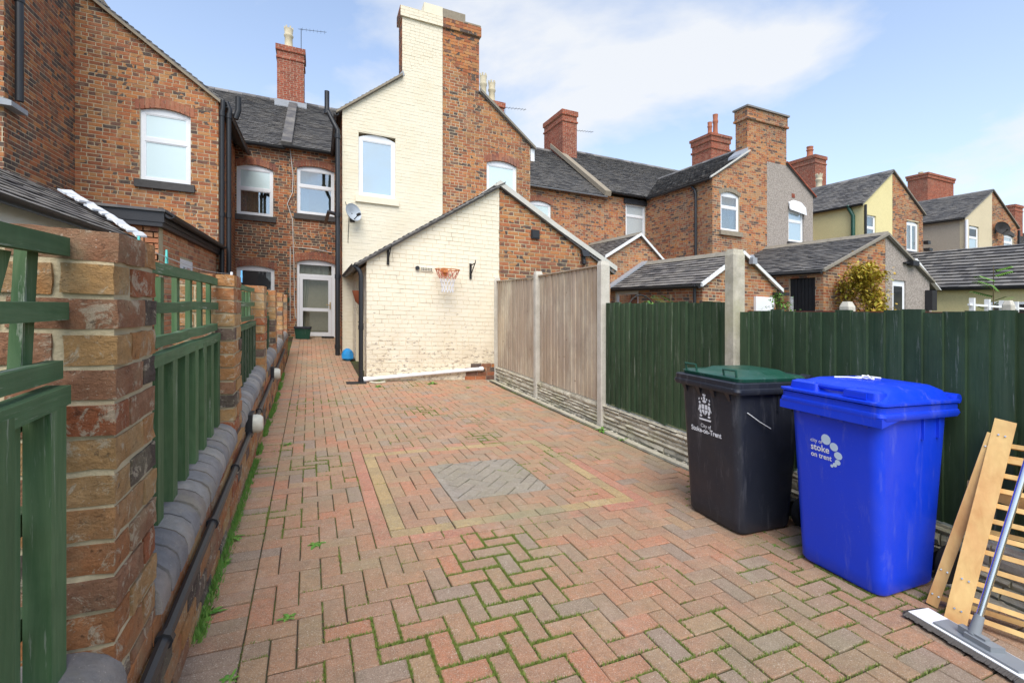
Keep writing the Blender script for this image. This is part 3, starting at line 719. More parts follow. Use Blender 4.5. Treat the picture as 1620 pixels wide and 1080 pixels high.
        q.loft(rings); q.o('lamp_glass', M['lampglass'], e, True)
garden_wall()
PANLAB = ['green trellis topped panel with leaning slats, nearest the camera on the left', 'green trellis topped board panel between the first and second brick pillars', 'narrow looking green trellis panel between the second and third brick pillars', 'farthest green panel on the garden wall, seen edge on']
def panel(i, y0, y1):
    rr = random.Random(40+i); e = empty('trellis_fence_panel', (XW(y0)-.13, (y0+y1)/2, CZ(y0)+.1), PANLAB[i], 'fence panel', 'green panels on the garden wall')
    X = lambda y, d=0: XW(y)-.125+d
    zr = [(1.478, 1.522, .032), (1.328, 1.37, .032), (1.193, 1.235, .03), (1.128, 1.172, .045)]
    for k, (a, b, d) in enumerate(zr):
        m = MB(); ya, yb = (y0, y1+(.035 if (i == 0 and k < 2) else 0))
        rings = []
        ns = 7
        for j in range(ns+1):
            y = ya+(yb-ya)*j/ns; w = rr.uniform(-.004, .004); dd = rr.uniform(-.003, .003)
            rings.append([(X(y, .005+dd), y, a+w), (X(y, .005+d+dd), y, a+w), (X(y, .005+d+dd), y, b+w), (X(y, .005+dd), y, b+w)])
        m.loft(rings); m.o('rail', M['green_rail'], e)
    n = max(3, round((y1-y0)/.235))
    for k in range(n):     # trellis uprights
        y = y0+.05+(y1-y0-.1)*k/(n-1); lean = 0
        if i == 0 and k == n-2: y = y1-.155
        if i == 0: lean = (-.12 if k == n-2 else -.03 if k == n-1 else rr.uniform(-.08, .02))
        m = MB(); zt, zb = 1.475+rr.uniform(-.008, .02), 1.19
        m.prism([(X(y, -.018), y-.022+lean, zb), (X(y, .004), y-.022+lean, zb), (X(y, .004), y+.022+lean, zb), (X(y, -.018), y+.022+lean, zb)], (0, -lean, zt-zb)); m.o('slat', M['green_worn'], e)
    n = round((y1-y0)/.105)
    for k in range(n):
        y = y0+(k+.5)*(y1-y0)/n; m = MB(); w = .037; t = .05 if k % 2 else .014; zb = CZ(y)+.12
        m.box(X(y, -.018+(.02 if k % 2 else 0)), X(y, t), y-w+rr.uniform(-.002, .002), y+w-.006, zb, 1.15 if k % 2 else 1.14); m.o('board', M['green_worn' if i < 2 else 'green_wood'], e)
    m = MB()
    for k in range(3): z = (.62, .85, 1.08)[k]; m.prism([(X(y0, -.045), y0, z), (X(y1, -.045), y1, z), (X(y1, -.045), y1, z+.05), (X(y0, -.045), y0, z+.05)], (.03, 0, 0))
    m.o('back_rail', M['green_wood'], e)
for i, (a, b) in enumerate(((-.25, 1.415), (1.79, 3.47), (3.83, 5.68), (6.05, 7.57))): panel(i, a, b)
# ---------------------------------------------------------------- right-hand fence
FX = 3.27
posts = [(8.70, 2.03, .075), (6.82, 2.04, .10), (4.95, 2.05, .11), (2.96, 1.985, .11), (1.06, 1.98, .11)]
PL = ['slim concrete fence post against the cream outhouse wall', 'concrete fence post between the two grey timber panels', 'concrete fence post between grey panel and green panel', 'tall weathered concrete fence post behind the wheelie bins', 'concrete fence post nearest the camera on the right']
for (y, zt, w), lab in zip(posts, PL):
    m = MB(); x0, x1 = FX-.05, FX+.08
    prof = [(x0, y-w/2), (x1, y-w/2), (x1, y-w*.18), (x1-.045, y-w*.18)]
    prof = [(x0+.012, y-w/2), (x1-.012, y-w/2), (x1, y-w/2+.012), (x1, y+w/2-.012), (x1-.012, y+w/2), (x0+.012, y+w/2), (x0, y+w/2-.012), (x0, y-w/2+.012)]
    cx, cy = (x0+x1)/2, y
    m.loft([[(a, b, -.1) for a, b in prof], [(a, b, zt-.05) for a, b in prof], [(cx+(a-cx)*.8, cy+(b-cy)*.8, zt) for a, b in prof]])
    m.o('concrete_post', M['concrete_old' if zt < 2 else 'concrete'], None, False, lab, 'fence post', 'concrete posts of the fence')
GL = ['rock faced concrete gravel board under the far grey panel', 'rock faced concrete gravel board under the near grey panel', 'rock faced concrete gravel board under the green panel left of the black bin', 'rock faced concrete gravel board under the green panel behind the blue bin']
FL = ['grey weathered timber fence panel next to the cream outhouse', 'grey weathered timber fence panel next to the green panel', 'green painted board fence panel left of the black bin', 'long dark green board fence panel behind the blue bin']
tops = [(1.945, 1.93), (1.95, 1.985), (1.525, 1.54), (1.465, 1.49)]
for i in range(4):
    ya, yb = posts[i+1][0]+posts[i+1][2]/2, posts[i][0]-posts[i][2]/2; rr = random.Random(60+i)
    # gravel board: irregular courses of moulded stones
    e = empty('gravel_board', (FX, (ya+yb)/2, 0), GL[i], 'gravel board', 'gravel boards of the fence')
    m = MB(); m.box(FX-.002, FX+.05, ya-.02, yb+.02, -.06, .275); m.o('panel', M['concrete_old'], e)
    st = MB(); z = -.02
    while z < .262:
        h = rr.uniform(.035, .085); h = min(h, .270-z); y = ya+rr.uniform(-.1, 0)
        while y < yb:
            L = rr.uniform(.07, .24); a, b = max(y, ya), min(y+L-.008, yb); y += L
            if b-a < .03: continue
            d = rr.uniform(.008, .034); q = []
            for yy in (a, a+(b-a)*.33, a+(b-a)*.66, b):
                q.append([(FX+.002, yy, z+.003), (FX-d*.55-rr.uniform(0, .006), yy, z+.005), (FX-d-rr.uniform(0, .008), yy, z+h*.5), (FX-d*.6-rr.uniform(0, .006), yy, z+h-.009), (FX+.002, yy, z+h-.005)])
            b_ = MB(); b_.loft(q)
            if i >= 1 and len(e.children) < 120: b_.o('stone', M['concrete_old'], e)
            else: st.add(b_.v, b_.f)
        z += h
    if st.v: st.o('stones', M['concrete_old'], e, kind='stuff')
    p = empty('fence_panel', (FX+.04, (ya+yb)/2, .275), FL[i], 'fence panel', 'panels of the right-hand fence')
    pitch = .105 if i < 2 else .1; n = round((yb-ya)/pitch); mat = M['grey_wood' if i < 2 else 'green_wood']
    for k in range(n):
        y = ya+(yb-ya)*k/n; w = (yb-ya)/n; zt = tops[i][1]+(tops[i][0]-tops[i][1])*(y-ya)/(yb-ya) + rr.uniform(-.012, .012); zb = .285 + (rr.uniform(-.015, .03) if i > 1 else 0)
        m = MB(); t = rr.uniform(-.003, .003); d = .02 if i < 2 else .032
        x = FX+.03+t
        m.prism([(x, y+.001, zb), (x-d*.25, y+w*1.12, zb), (x-d*.25-.006, y+w*1.12, zb), (x-d-.004, y+.001, zb)], (rr.uniform(-.003, .003), rr.uniform(-.004, .004), zt-zb)); m.o('board', mat, p)
    m = MB()
    for z in (.42, .95, tops[i][0]-.12): m.box(FX+.035, FX+.08, ya, yb, z, z+.06)
    m.o('rail', mat, p)
    if i < 2:
        m = MB(); m.prism([(FX-.012, ya, tops[i][1]+.008), (FX+.055, ya, tops[i][1]+.008), (FX+.055, ya, tops[i][1]+.026), (FX-.012, ya, tops[i][1]+.026)], (0, yb-ya, tops[i][0]-tops[i][1])); m.o('capping', mat, p)
    if i == 3:
        m = MB(); m.prism([(FX+.10, ya-.6, tops[i][1]-.02), (FX+.16, ya-.6, tops[i][1]-.02), (FX+.16, ya-.6, tops[i][1]+.003), (FX+.10, ya-.6, tops[i][1]+.003)], (0, yb-ya+.6, tops[i][0]-tops[i][1])); m.o('capping', M['red_wood'], p, label='dark red rail along the far side of the panel')
#@@@
# ---------------------------------------------------------------- outhouse with the hoop (cream half and bare brick half)
OF = 8.7
oh = empty('outhouse', (3.3, 10.4, 0), 'gabled outhouse, left half painted cream with a basketball hoop, right half bare brick', 'outhouse')
def outhouse_main():
    F = frontF(OF); L = (-.652, 1, 2.2-.652*.8); Rr = (.573, 1, 3.85+.573*3.33); rx = 5.95
    cw = wall(oh, F, 'oc', .8, 3.33, -.05, 3.9, 'paint_low', [L], (), 'paint_joint', nobj=300, course=.080, bl=.24, joint=.007, n1=.004, header=5, seed=31, label='flaking cream painted half of the gable')
    wall(oh, F, 'ob', 3.335, rx, -.05, 3.9, 'brick_orange', [Rr], (), 'mortar_pale', nobj=150, header=6, seed=32, label='bare brick half of the gable')
    # exposed bricks where the paint has come off at the foot
    b = MB(); rr = random.Random(9)
    for r in range(4):
        x = 2.62 + (.12 if r % 2 else 0) + r*(-.10 if r < 2 else .0)
        while x < 3.2:
            l = rr.uniform(.2, .24); b.box(x, min(x+l-.01, 3.28), OF-.016, OF, .02+r*.08, .02+r*.08+.07); x += l
    b.o('bare_bricks', M['brick_brown'], oh, label='patch of bare bricks at the foot of the painted wall')
    # side wall to the passage
    G = leftF(.8); wall(oh, G, 'os', OF+.004, WF-.02, -.05, 2.12, 'paint_low', (), [(9.15, 9.95, 0, 1.95), (10.35, 11.2, 0, 1.95)], 'paint_joint', nobj=0, course=.080, joint=.007, n1=.004, seed=33, ins=.2)
    for a, c in ((9.15, 9.95), (10.35, 11.2)):
        m = MB(); m.box(.87, .92, a, c, .06, 1.95); d = m.o('door', M['white_paint'], oh)
        q = MB()
        for z0, z1 in ((.2, .85), (1.0, 1.85)): q.box(.862, .869, a+.12, c-.12, z0, z1)
        q.o('door_panel', M['upvc'], d); q = MB(); q.tube([(.84, c-.1, 1.0), (.84, c-.2, 1.0)], .01, 6); q.o('door_handle', M['iron'], d)
    # body
    m = MB(); m.prism([(1.02, OF+.21, -.05), (rx-.2, OF+.21, -.05), (rx-.2, OF+.21, 2.2), (3.33, OF+.21, 3.7), (1.02, OF+.21, 2.2)], (0, 3.2, 0)); m.box(rx-.2, rx, OF+.2, WF, -.05, 2.3); m.o('house_shell', M['mortar_dark'], oh)
    # roofs
    yv = OF-.07; dl = WF-yv
    s = math.hypot(1, .652); P0 = (.62, yv, 2.2-.652*.18+.02)
    tiles(oh, P0, (0, 1, 0), (1, 0, .652), dl, (3.33-.62)*s, 'slate', .17, .1, seed=8)
    s2 = math.hypot(1, .573); tiles(oh, (rx+.1, yv, 3.87-.573*(rx+.1-3.33)), (0, 1, 0), (-1, 0, .573), dl, (rx+.1-3.33)*s2, 'slate', .17, .1, seed=9)
    rr = random.Random(12); b = MB(); x = .6       # ragged tile ends along the left verge
    while x < 3.25:
        z = 2.2+.652*(x-.8); l = .2; b.prism([(x, OF-.115+rr.uniform(-.012, .012), z+.015), (x+l, OF-.115, z+.015+.652*l*.86), (x+l, OF-.115, z+.036+.652*l*.86), (x, OF-.115, z+.034)], (0, .1, 0)); x += .155
    b.o('verge', M['slate'], oh)
    verge(oh, F, [(3.25, 3.9), (3.33, 3.95), (4.6, 3.225), (rx+.12, 2.455)], .11, .02, 'verge', .095)
    m = MB()
    for i in range(8): m.prism([(3.2, yv+i*.45, 3.84), (3.33, yv+i*.45, 3.96), (3.46, yv+i*.45, 3.84)], (0, .44, 0))
    m.o('ridge_tiles', M['verge'], oh)
    gutter(oh, (.60, yv, 2.10), (.60, WF, 2.10), .06); pipe(oh, [(.60, OF-.02, 2.07), (.68, OF-.04, 1.98), (.70, OF-.05, 1.9), (.70, OF-.05, .06)], .04, joints=[((.70, OF-.05, .95), (.70, OF-.05, 1.03)), ((.70, OF-.05, .0), (.70, OF-.05, .10))])
outhouse_main()
def outhouse_bits():
    # white waste pipe across the foot of the wall
    e = empty('waste_pipe', (1.7, OF-.06, .0), 'white plastic waste pipe running along the foot of the cream wall', 'pipe')
    m = MB(); m.tube([(.78, OF-.07, .075), (2.95, OF-.05, .235)], .034, 10); m.tube([(.74, OF-.07, .07), (.83, OF-.07, .08)], .046, 10); m.tube([(2.90, OF-.05, .232), (2.97, OF-.05, .236)], .042, 10); m.tube([(2.96, OF-.05, .236), (2.97, OF+.02, .24)], .034, 10); m.o('pipe_run', M['upvc'], e, True)
    m = MB(); m.lathe((.98, OF-.08, 0), [(.13, 0), (.15, .03), (.12, .05), (.1, .02)], 10); m.o('gully_pot', M['concrete_old'], e)
    m = MB(); m.box(.45, .78, OF-.22, OF+.0, 0, .03); m.o('drain_cover', M['iron'], None, False, 'dark iron drain cover at the corner of the outhouse', 'drain cover')
    # basketball hoop
    e = empty('basketball_hoop', (2.2, OF-.2, 1.6), 'orange basketball hoop with red and white net on the cream wall', 'basketball hoop')
    cx, cy, cz, r = 2.21, OF-.255, 2.10, .225
    m = MB(); m.tube([(cx+r*math.cos(a), cy+r*math.sin(a), cz) for a in [2*math.pi*i/28 for i in range(29)]], .010, 6, False); m.o('rim', M['hoop'], e, True)
    m = MB(); m.box(cx-.06, cx+.06, OF-.035, OF-.003, cz-.10, cz+.03); m.prism([(cx-.05, OF-.03, cz-.07), (cx+.05, OF-.03, cz-.07), (cx+.05, OF-.03, cz+.01), (cx-.05, OF-.03, cz+.01)], (0, -.06, .035)); m.o('bracket', M['hoop'], e)
    red, wh = MB(), MB(); n = 12
    def pt(i, lv):
        a = 2*math.pi*(i+.5*lv)/n; rr_ = [r, .185, .145, .115, .105, .11][lv]; z = cz-[0, .085, .17, .25, .34, .42][lv]; return (cx+rr_*math.cos(a), cy+rr_*math.sin(a), z)
    for lv in range(5):
        for i in range(n): (red if lv < 2 else wh).tube([pt(i, lv), pt(i, lv+1)], .006, 4, False); (red if lv < 2 else wh).tube([pt(i, lv), pt(i-1, lv+1)], .006, 4, False)
    red.o('net_top', M['net_red'], e); wh.o('net_bottom', M['net_white'], e)
    # brackets and vent
    for nm, x, z, lab in (('wall_bracket', 1.17, 2.29, 'rusty iron bracket high on the left of the cream outhouse wall'), ('hanging_basket_bracket', 2.73, 2.13, 'rusty iron hanging basket bracket right of the hoop')):
        m = MB(); m.box(x-.02, x+.02, OF-.03, OF-.006, z-.16, z+.14); m.bar((x, OF-.02, z+.1), (x+.02, OF-.24, z+.13), .02, .012); m.bar((x, OF-.02, z-.1), (x+.02, OF-.22, z+.12), .014, .012); m.tube([(x+.02, OF-.24, z+.13), (x+.02, OF-.27, z+.15), (x+.02, OF-.26, z+.19)], .008, 6); m.o(nm, M['iron'], None, False, lab, 'bracket')
    e = empty('air_vent', (1.75, OF, 2.05), 'small air brick with holes beside a round black vent on the cream wall', 'vent')
    m = MB(); m.box(1.76, 1.99, OF-.022, OF-.004, 2.06, 2.135); m.o('air_brick', M['paint'], e); m = MB()
    for i in range(7):
        for j in range(2): m.box(1.775+i*.03, 1.793+i*.03, OF-.026, OF-.020, 2.072+j*.03, 2.092+j*.03)
    m.o('holes', M['iron'], e); m = MB(); m.tube([(1.70, OF-.05, 2.11), (1.70, OF, 2.11)], .038, 14); m.o('vent_pipe', M['black_pvc'], e)
    # things on the bare brick half
    m = MB(); m.box(4.02, 4.2, OF-.05, OF, 2.88, 3.06); m.box(4.04, 4.18, OF-.06, OF-.05, 2.9, 3.04); m.o('vent_cover', M['black_pvc'], None, False, 'square black vent cover on the bare brick gable', 'vent')
    e = empty('security_light', (5.25, OF-.1, 2.5), 'black floodlight fixed under the verge of the bare brick gable', 'light')
    m = MB(); m.prism([(5.17, OF-.12, 2.62), (5.33, OF-.12, 2.62), (5.33, OF-.05, 2.76), (5.17, OF-.05, 2.76)], (0, -.05, -.02)); m.o('lamp_head', M['black_pvc'], e); m = MB(); m.box(5.21, 5.29, OF-.06, OF, 2.50, 2.72); m.lathe((5.24, OF-.07, 2.42), [(.02, 0), (.04, .03), (.04, .09), (.03, .12)], 8); m.o('sensor', M['black_pvc'], e)
    # passage clutter
    e = empty('hanging_planter', (.68, 9.6, 1.5), 'terracotta half basket planter hung on the passage wall', 'planter')
    m = MB(); m.loft([[(.78-.16*s*math.sin(a), 9.6+.2*s*math.cos(a), z) for a in [math.pi*i/8 for i in range(9)]] for z, s in ((1.38, .25), (1.45, .7), (1.62, 1.0), (1.66, 1.05))]); m.o('basket', M['terracotta'], e, True); m = MB(); m.box(.745, .79, 9.58, 9.62, 1.6, 1.85); m.o('hook', M['iron'], e)
    m = MB(); rr = random.Random(4); n1 = 10; rings = []
    for z, s in ((0, .6), (.05, 1), (.14, 1.05), (.22, .8), (.27, .3)): rings.append([(.62+.13*s*math.cos(a)*rr.uniform(.85, 1.15), 11.3+.16*s*math.sin(a)*rr.uniform(.85, 1.15), gz(11.3)+z) for a in [2*math.pi*i/n1 for i in range(n1)]])
    m.loft(rings); m.o('plastic_bag', M['blue_bag'], None, True, 'crumpled bright blue plastic bag on the passage floor', 'bag')
    m = MB(); m.tube([(.72, 9.0, .05), (.77, 9.45, 1.0)], .025, 8); m.o('white_pole', M['upvc'], None, True, 'white plastic pole leaning beside the outhouse door', 'pole')
outhouse_bits()
# ---------------------------------------------------------------- the terrace: one house after another
def wing_half(h, side, xe, xc, F, mat, yf, ez, rz, holes=(), mortar='mortar', nobj=0, seed=1, t0=-.2, **k):
    """half of a rear wing's gable end; side -1: eave on the left"""
    m = (rz-ez)/abs(xc-xe)
    c = (-m, 1, ez-m*xe) if side < 0 else (m, 1, ez+m*xe)
    return wall(h, F, 'w%d' % seed, min(xe, xc), max(xe, xc), t0, rz+.05, mat, [c], holes, mortar, nobj=nobj, seed=seed, **k)
def wing_roof(h, side, xe, xc, yf, ez, rz, mat='slate', seed=1, ov=.12, yb=19.4, chim=0):
    m = (rz-ez)/abs(xc-xe); x0 = xe + side*ov; z0 = ez-m*ov+.03; S = math.hypot(xc-x0, rz+.03-z0)
    cl = []
    if chim:       # the roof stops against the flanks of the chimney and goes on behind it
        S1 = S*(abs(xc-x0)-chim)/abs(xc-x0); u = Vector((xc-x0, 0, rz+.03-z0)).normalized()
        d = tiles(h, (x0, yf-.06, z0), (0, 1, 0), u, yb-yf, S1, mat, seed=seed)
        tiles(h, Vector((x0, yf+.56, z0)) + u*S1, (0, 1, 0), u, yb-yf-.62, S-S1, mat, seed=seed+7)
    else: d = tiles(h, (x0, yf-.06, z0), (0, 1, 0), (xc-x0, 0, rz+.03-z0), yb-yf, S, mat, seed=seed)
    b = MB()
    for i in range(int((yb-yf)/.45)):
        y = yf-.06+i*.45
        if chim and y < yf+.56: continue
        if side < 0: b.prism([(xc-.14, y, rz-.06), (xc, y, rz+.09), (xc, y, rz-.02)], (0, .44, 0))
        else: b.prism([(xc, y, rz-.02), (xc, y, rz+.09), (xc+.14, y, rz-.06)], (0, .44, 0))
    b.o('ridge_tiles', M[mat], d); return d
def shell(h, x0, x1, y0, y1, ez, rz=None, xc=None):
    m = MB(); m.box(x0, x1, y0, y1, -.3, ez)
    if rz: m.prism([(x0, y0, ez), (x1, y0, ez), (xc, y0, rz)], (0, y1-y0, 0))
    m.o('house_shell', M['mortar_dark'], h)
# house far left: its long side wall runs towards the camera
h0 = empty('terraced_house', (-7, 11, 0), 'tall brick house wing cut by the left edge, with a dark downpipe', 'house', 'terraced houses')
XL = -4.5
wall(h0, rightF(XL), 'h0', 9.715, LF+.3, -.2, 8.6, 'brick_brown', (), (), 'mortar', nobj=300, seed=41, label='long side wall of dark and orange bricks')
wall(h0, frontF(9.72), 'h0f', XL-3.2, XL-.205, -.2, 8.6, 'brick_orange', (), (), 'mortar', nobj=0, seed=42)
brickwork(h0, frontF(9.715), 'h0g', XL-.204, XL, -.2, 8.6, M['brick_orange'], seed=42)
shell(h0, XL-3.2, XL-.21, 9.93, 20, 8.4)
pipe(h0, [(XL+.09, 9.92, 8.4), (XL+.09, 9.92, 4.42)], .055, joints=[((XL+.09, 9.92, 6.0), (XL+.09, 9.92, 6.06))])
m = MB(); m.prism([(XL-.3, 9.60, 4.24), (XL+.14, 9.60, 4.24), (XL+.14, 9.60, 4.32), (XL-.3, 9.60, 4.42)], (0, .45, 0)); m.o('hopper', M['lead'], h0)
# left house
h1 = empty('terraced_house', (-2.6, 14, 0), 'brick house on the left with one white window in its gable wing', 'house', 'terraced houses')
FL_ = frontF(LF); wh = [(-3.44, -2.545, 3.82, 5.38)]
wl = wall(h1, FL_, 'h1', XL+.004, -2.03, -.2, 7.7, 'brick_orange', [(.727, 1, 5.80+.727*-2.13)], wh, 'mortar', nobj=200, seed=43)
window(h1, FL_, *wh[0], pane='glass_frost', transom=.60, rise=.09)
SK = lambda s, t, n: (-2.03 - .0568*(s-LF) + n, s, t)
wall(h1, SK, 'h1s', LF+.004, BW, -.2, 5.75, 'brick_orange', (), (), 'mortar', ins=.2, nobj=60, seed=44)
S = math.hypot(2.55, 2.55*.727); tiles(h1, (-1.93, LF-.05, 5.80-.727*.2+.10), (0, 1, 0), (-1, 0, .727), 6, S, 'slate', seed=45)
verge(h1, FL_, [(-4.5, 5.80+.727*2.37+.06), (-1.95, 5.80-.727*.18+.06)], .06, .02, 'stone', .085)
gutter(h1, (-1.88, LF-.05, 5.68), (-1.88, BW-.1, 5.68), .06)
for dx, dy in ((.0, -.06), (.12, .02)):
    pipe(h1, [(-1.93+dx*.5, LF-.02+dy, 5.75), (-1.93+dx, LF+dy-.02, 5.6), (-1.95+dx, LF+dy-.02, 5.45), (-1.95+dx, LF+dy-.02, 0)], .05, joints=[((-1.95+dx, LF+dy-.02, 3.2), (-1.95+dx, LF+dy-.02, 3.3)), ((-1.95+dx, LF+dy-.02, 5.4), (-1.95+dx, LF+dy-.02, 5.5))])
pipe(h1, [(-1.72, LF+.1, 5.45), (-1.66, LF+.1, 5.65), (-1.66, LF+.1, 5.95)], .06, name='vent_pipe')
shell(h1, XL+.2, -2.25, LF+.21, BW+.3, 5.6, 7.3, XL+.25)
PX = -.87
FB = frontF(BW); lw = [(-2.0, -1.25, 3.90, 5.42)]; hw = [(-2.2, -1.245, 3.90, 5.40), (-2.2, -1.21, 1.2, 2.42)]
wall(h1, FB, 'h1b', -2.24, PX, -.2, 6.05, 'brick_brown', (), hw, 'mortar', nobj=40, seed=46)
window(h1, FB, *hw[0], pane='glass_frost', lower_pane='glass_clear', transom=.56, rise=.10); window(h1, FB, *hw[1], pane='glass_dark', rise=.08, sill='sill')
main_roof(h1, -8, PX, 0, 'slate', 47); gutter(h1, (-2.0, BW-.22, 5.97), (PX-.05, BW-.22, 5.97), .06)
# cream house
h2 = empty('terraced_house', (1.5, 14, 0), 'house with cream painted rear wing, glazed back door and satellite dish', 'house', 'terraced houses')
XC, XE = 3.06, .55; EZ, RZ = 6.16, 8.15
hb = [(-.60, .47, 4.10, 5.60), (-.60, .49, .33, 2.72)]
wall(h2, FB, 'h2b', PX+.004, XE+.01, -.2, 6.1, 'brick_brown', (), hb, 'mortar', nobj=120, seed=48)
window(h2, FB, *hb[0], pane='glass_clear', transom=.62, rise=.10)
main_roof(h2, PX, XC, .06, 'slate', 49); gutter(h2, (PX-.1, BW-.24, 6.03), (XE-.1, BW-.24, 6.03), .06)
m = MB(); m.prism([(PX-.14, BW-.2, 6.05), (PX-.14, 20.1, 9.2), (PX-.14, 20.1, 9.35), (PX-.14, BW-.25, 6.16)], (.28, 0, 0)); m.o('party_coping', M['slate_worn'], h2)
def back_door():
    s0, s1, t0, t1 = hb[1]; f = MB(); y = BW+.07; tb = t1-.10
    f.box(s0, s0+.07, y, y+.06, t0, tb); f.box(s1-.10, s1, y, y+.06, t0, tb); f.box(s0+.07, s1-.10, y, y+.06, tb-.06, tb); f.box(s0+.07, s1-.10, y, y+.06, tb-.42, tb-.35)
    ap = arcpts(s0, s1, tb, .10); f.prism([(u, y, v) for u, v in ap], (0, .06, 0)); d = f.o('door_frame', M['upvc'], h2)
    a, b = s0+.075, s1-.105; z1 = tb-.425; l = MB()
    l.box(a, a+.09, y-.012, y+.045, t0+.03, z1); l.box(b-.09, b, y-.012, y+.045, t0+.03, z1); l.box(a+.09, b-.09, y-.012, y+.045, t0+.03, t0+.15); l.box(a+.09, b-.09, y-.012, y+.045, z1-.09, z1); l.box(a+.09, b-.09, y-.012, y+.045, t0+.80, t0+.90)
    l = l.o('door', M['upvc'], h2)
    for c, e in ((t0+.15, t0+.80), (t0+.90, z1-.09)): q = MB(); q.box(a+.085, b-.085, y+.01, y+.022, c-.005, e+.005); q.o('pane', M['clear_glass'], l)
    q = MB(); q.box(s0+.07, s1-.10, y+.01, y+.022, tb-.35, tb-.06); q.o('pane', M['clear_glass'], d)
    q = MB(); q.tube([(b-.03, y-.06, t0+1.0), (b-.16, y-.06, t0+1.02)], .012, 6); q.box(b-.05, b-.02, y-.03, y-.012, t0+.88, t0+1.1); q.o('door_handle', M['brass'], l)
    c = MB(); n = 14
    for (xa, xb, za, zb) in ((s0+.06, s0+.36, t0, 2.2), (s0+.06, s1-.2, tb-.42, tb)):
        k = len(c.v)
        for i in range(n+1):
            x = xa+(xb-xa)*i/n; yy = y+.14+.025*math.sin(i*2.4)
            taper = 1 if zb-za < 1 else .45; c.v += [(xa+(x-xa)*taper, yy, za), (x, yy, zb)]
        for i in range(n): c.f.append((k+2*i, k+2*i+2, k+2*i+3, k+2*i+1))
    c.o('curtain', M['curtain'], h2, True)
    q = MB(); q.box(s0-.1, s1+.1, BW+.9, BW+.92, t0-.1, t1+.2); q.box(s0-.1, s0-.08, BW+.25, BW+.9, t0, t1+.2); q.box(s1+.08, s1+.1, BW+.25, BW+.9, t0, t1+.2); q.box(s0-.1, s1+.1, BW+.25, BW+.9, t0-.1, t0-.05); q.o('interior', M['room'], h2)
    q = MB(); q.box(-.35, .2, BW+.6, BW+.85, .33, .65); q.o('armchair', M['curtain'], h2)
    q = MB(); q.box(s0-.1, s1+.05, BW-.14, BW+.05, t0-.14, t0-.01); q.o('door_step', M['sill'], h2)
    b = MB(); nv = 15; w = (s1-s0+.16)/nv
    for ring in range(2):
        for i in range(nv):
            u0 = s0-.08+i*w; u1 = u0+w-.01; h_ = lambda u: tb+.10*(1-min(1, abs(2*(u-s0)/(s1-s0)-1))**2)+ring*.125
            b.prism([(u0, BW+.05, h_(u0)), (u1, BW+.05, h_(u1)), (u1, BW+.05, h_(u1)+.115), (u0, BW+.05, h_(u0)+.115)], (0, -.0625, 0))
    b.o('door_arch', M['brick_arch'], h2)
t = NT('clear_glass'); gl = t.N('ShaderNodeBsdfGlossy'); gl.inputs['Roughness'].default_value = .01; tr = t.N('ShaderNodeBsdfTransparent'); tr.inputs[0].default_value = (.8, .84, .84, 1); mx = t.N('ShaderNodeMixShader'); mx.inputs[0].default_value = .035
t.L(tr.outputs[0], mx.inputs[1]); t.L(gl.outputs[0], mx.inputs[2]); t.L(mx.outputs[0], t.out.inputs[0]); M['clear_glass'] = t.m; M['brass'] = plain('brass', (.6, .42, .16), .35, .5, .1, 5, 0, .8)
back_door()
FW = frontF(WF); wc = [(.93, 1.83, 4.10, 5.68)]
wing_half(h2, -1, XE, XC-.003, FW, 'paint', WF, EZ, RZ, wc, 'paint', 300, 51, course=.082, bl=.24, joint=.006, n1=.004, header=5, label='cream painted gable end of the rear wing')
window(h2, FW, *wc[0], pane='glass_sky', rise=.11, arch=None, sill='paint', fw=.085, sillw=.06)
wall(h2, leftF(XE), 'h2s', WF+.004, BW, -.2, EZ, 'brick_brown', (), (), 'mortar', ins=.2, seed=52)
wing_roof(h2, -1, XE, XC, WF, EZ, RZ, 'slate', 53, chim=1.07); shell(h2, XE+.21, 5.40, WF+.21, BW+.3, EZ-.1, RZ-.2, XC)
verge(h2, FW, [(XE-.14, EZ-.07), (2.0, EZ+.793*1.45+.05)], .06, .02, 'stone', .09)
gutter(h2, (XE-.14, WF-.05, EZ-.13), (XE-.14, BW-.1, EZ-.13), .06)
pipe(h2, [(.20, WF+.05, 6.55), (.20, WF+.05, 6.1), (.36, WF-.05, 5.75), (.44, WF-.08, 5.6), (.44, WF-.08, .1)], .058, joints=[((.44, WF-.08, z), (.44, WF-.08, z+.1)) for z in (.3, 2.0, 3.5, 5.4)] + [((.20, WF+.05, 6.0), (.20, WF+.05, 6.1))])
pipe(h2, [(.44, WF-.08, 3.55), (.25, WF+.5, 3.7), (.2, WF+3, 3.8)], .045, name='waste_branch')
def wing_chimney(h, x0, x1, mat, seed, z0, z1, top, mortar, left=False, right=False, cc=()):
    b = MB(); b.box(x0, x1, WF+.006, WF+.5, z0, z1); d = .05
    b.box(x0-(d if left else 0), x1+(d if right else 0), WF-d+.006, WF+.5+d, z1, top); c = b.o('chimney', M[mortar], h)
    kw = dict(course=.082, bl=.24, joint=.006 if 'paint' in mat else .011, n1=.004, header=5)
    brickwork(c, FW, 'c', x0, x1, z0, z1, M[mat], cc, seed=seed, **kw); brickwork(c, frontF(WF-d), 'c', x0-(d if left else 0), x1+(d if right else 0), z1, top, M[mat], seed=seed+1, **kw)
    if left: brickwork(c, leftF(x0), 'cl', WF, WF+.5, z0, z1, M['brick_brown'], seed=seed+2); brickwork(c, leftF(x0-d), 'cl', WF-d, WF+.5+d, z1, top, M['brick_brown'], seed=seed+3)
    return c
c = wing_chimney(h2, 2.0, XC-.003, 'paint', 54, 6.9, 8.84, 9.10, 'paint', left=True, cc=[(.793, -1, .793*XE-EZ)])
m = MB(); m.box(2.56, XC-.003, WF-.025, WF+.5, 9.1, 9.36); m.o('chimney_top', M['paint'], c)
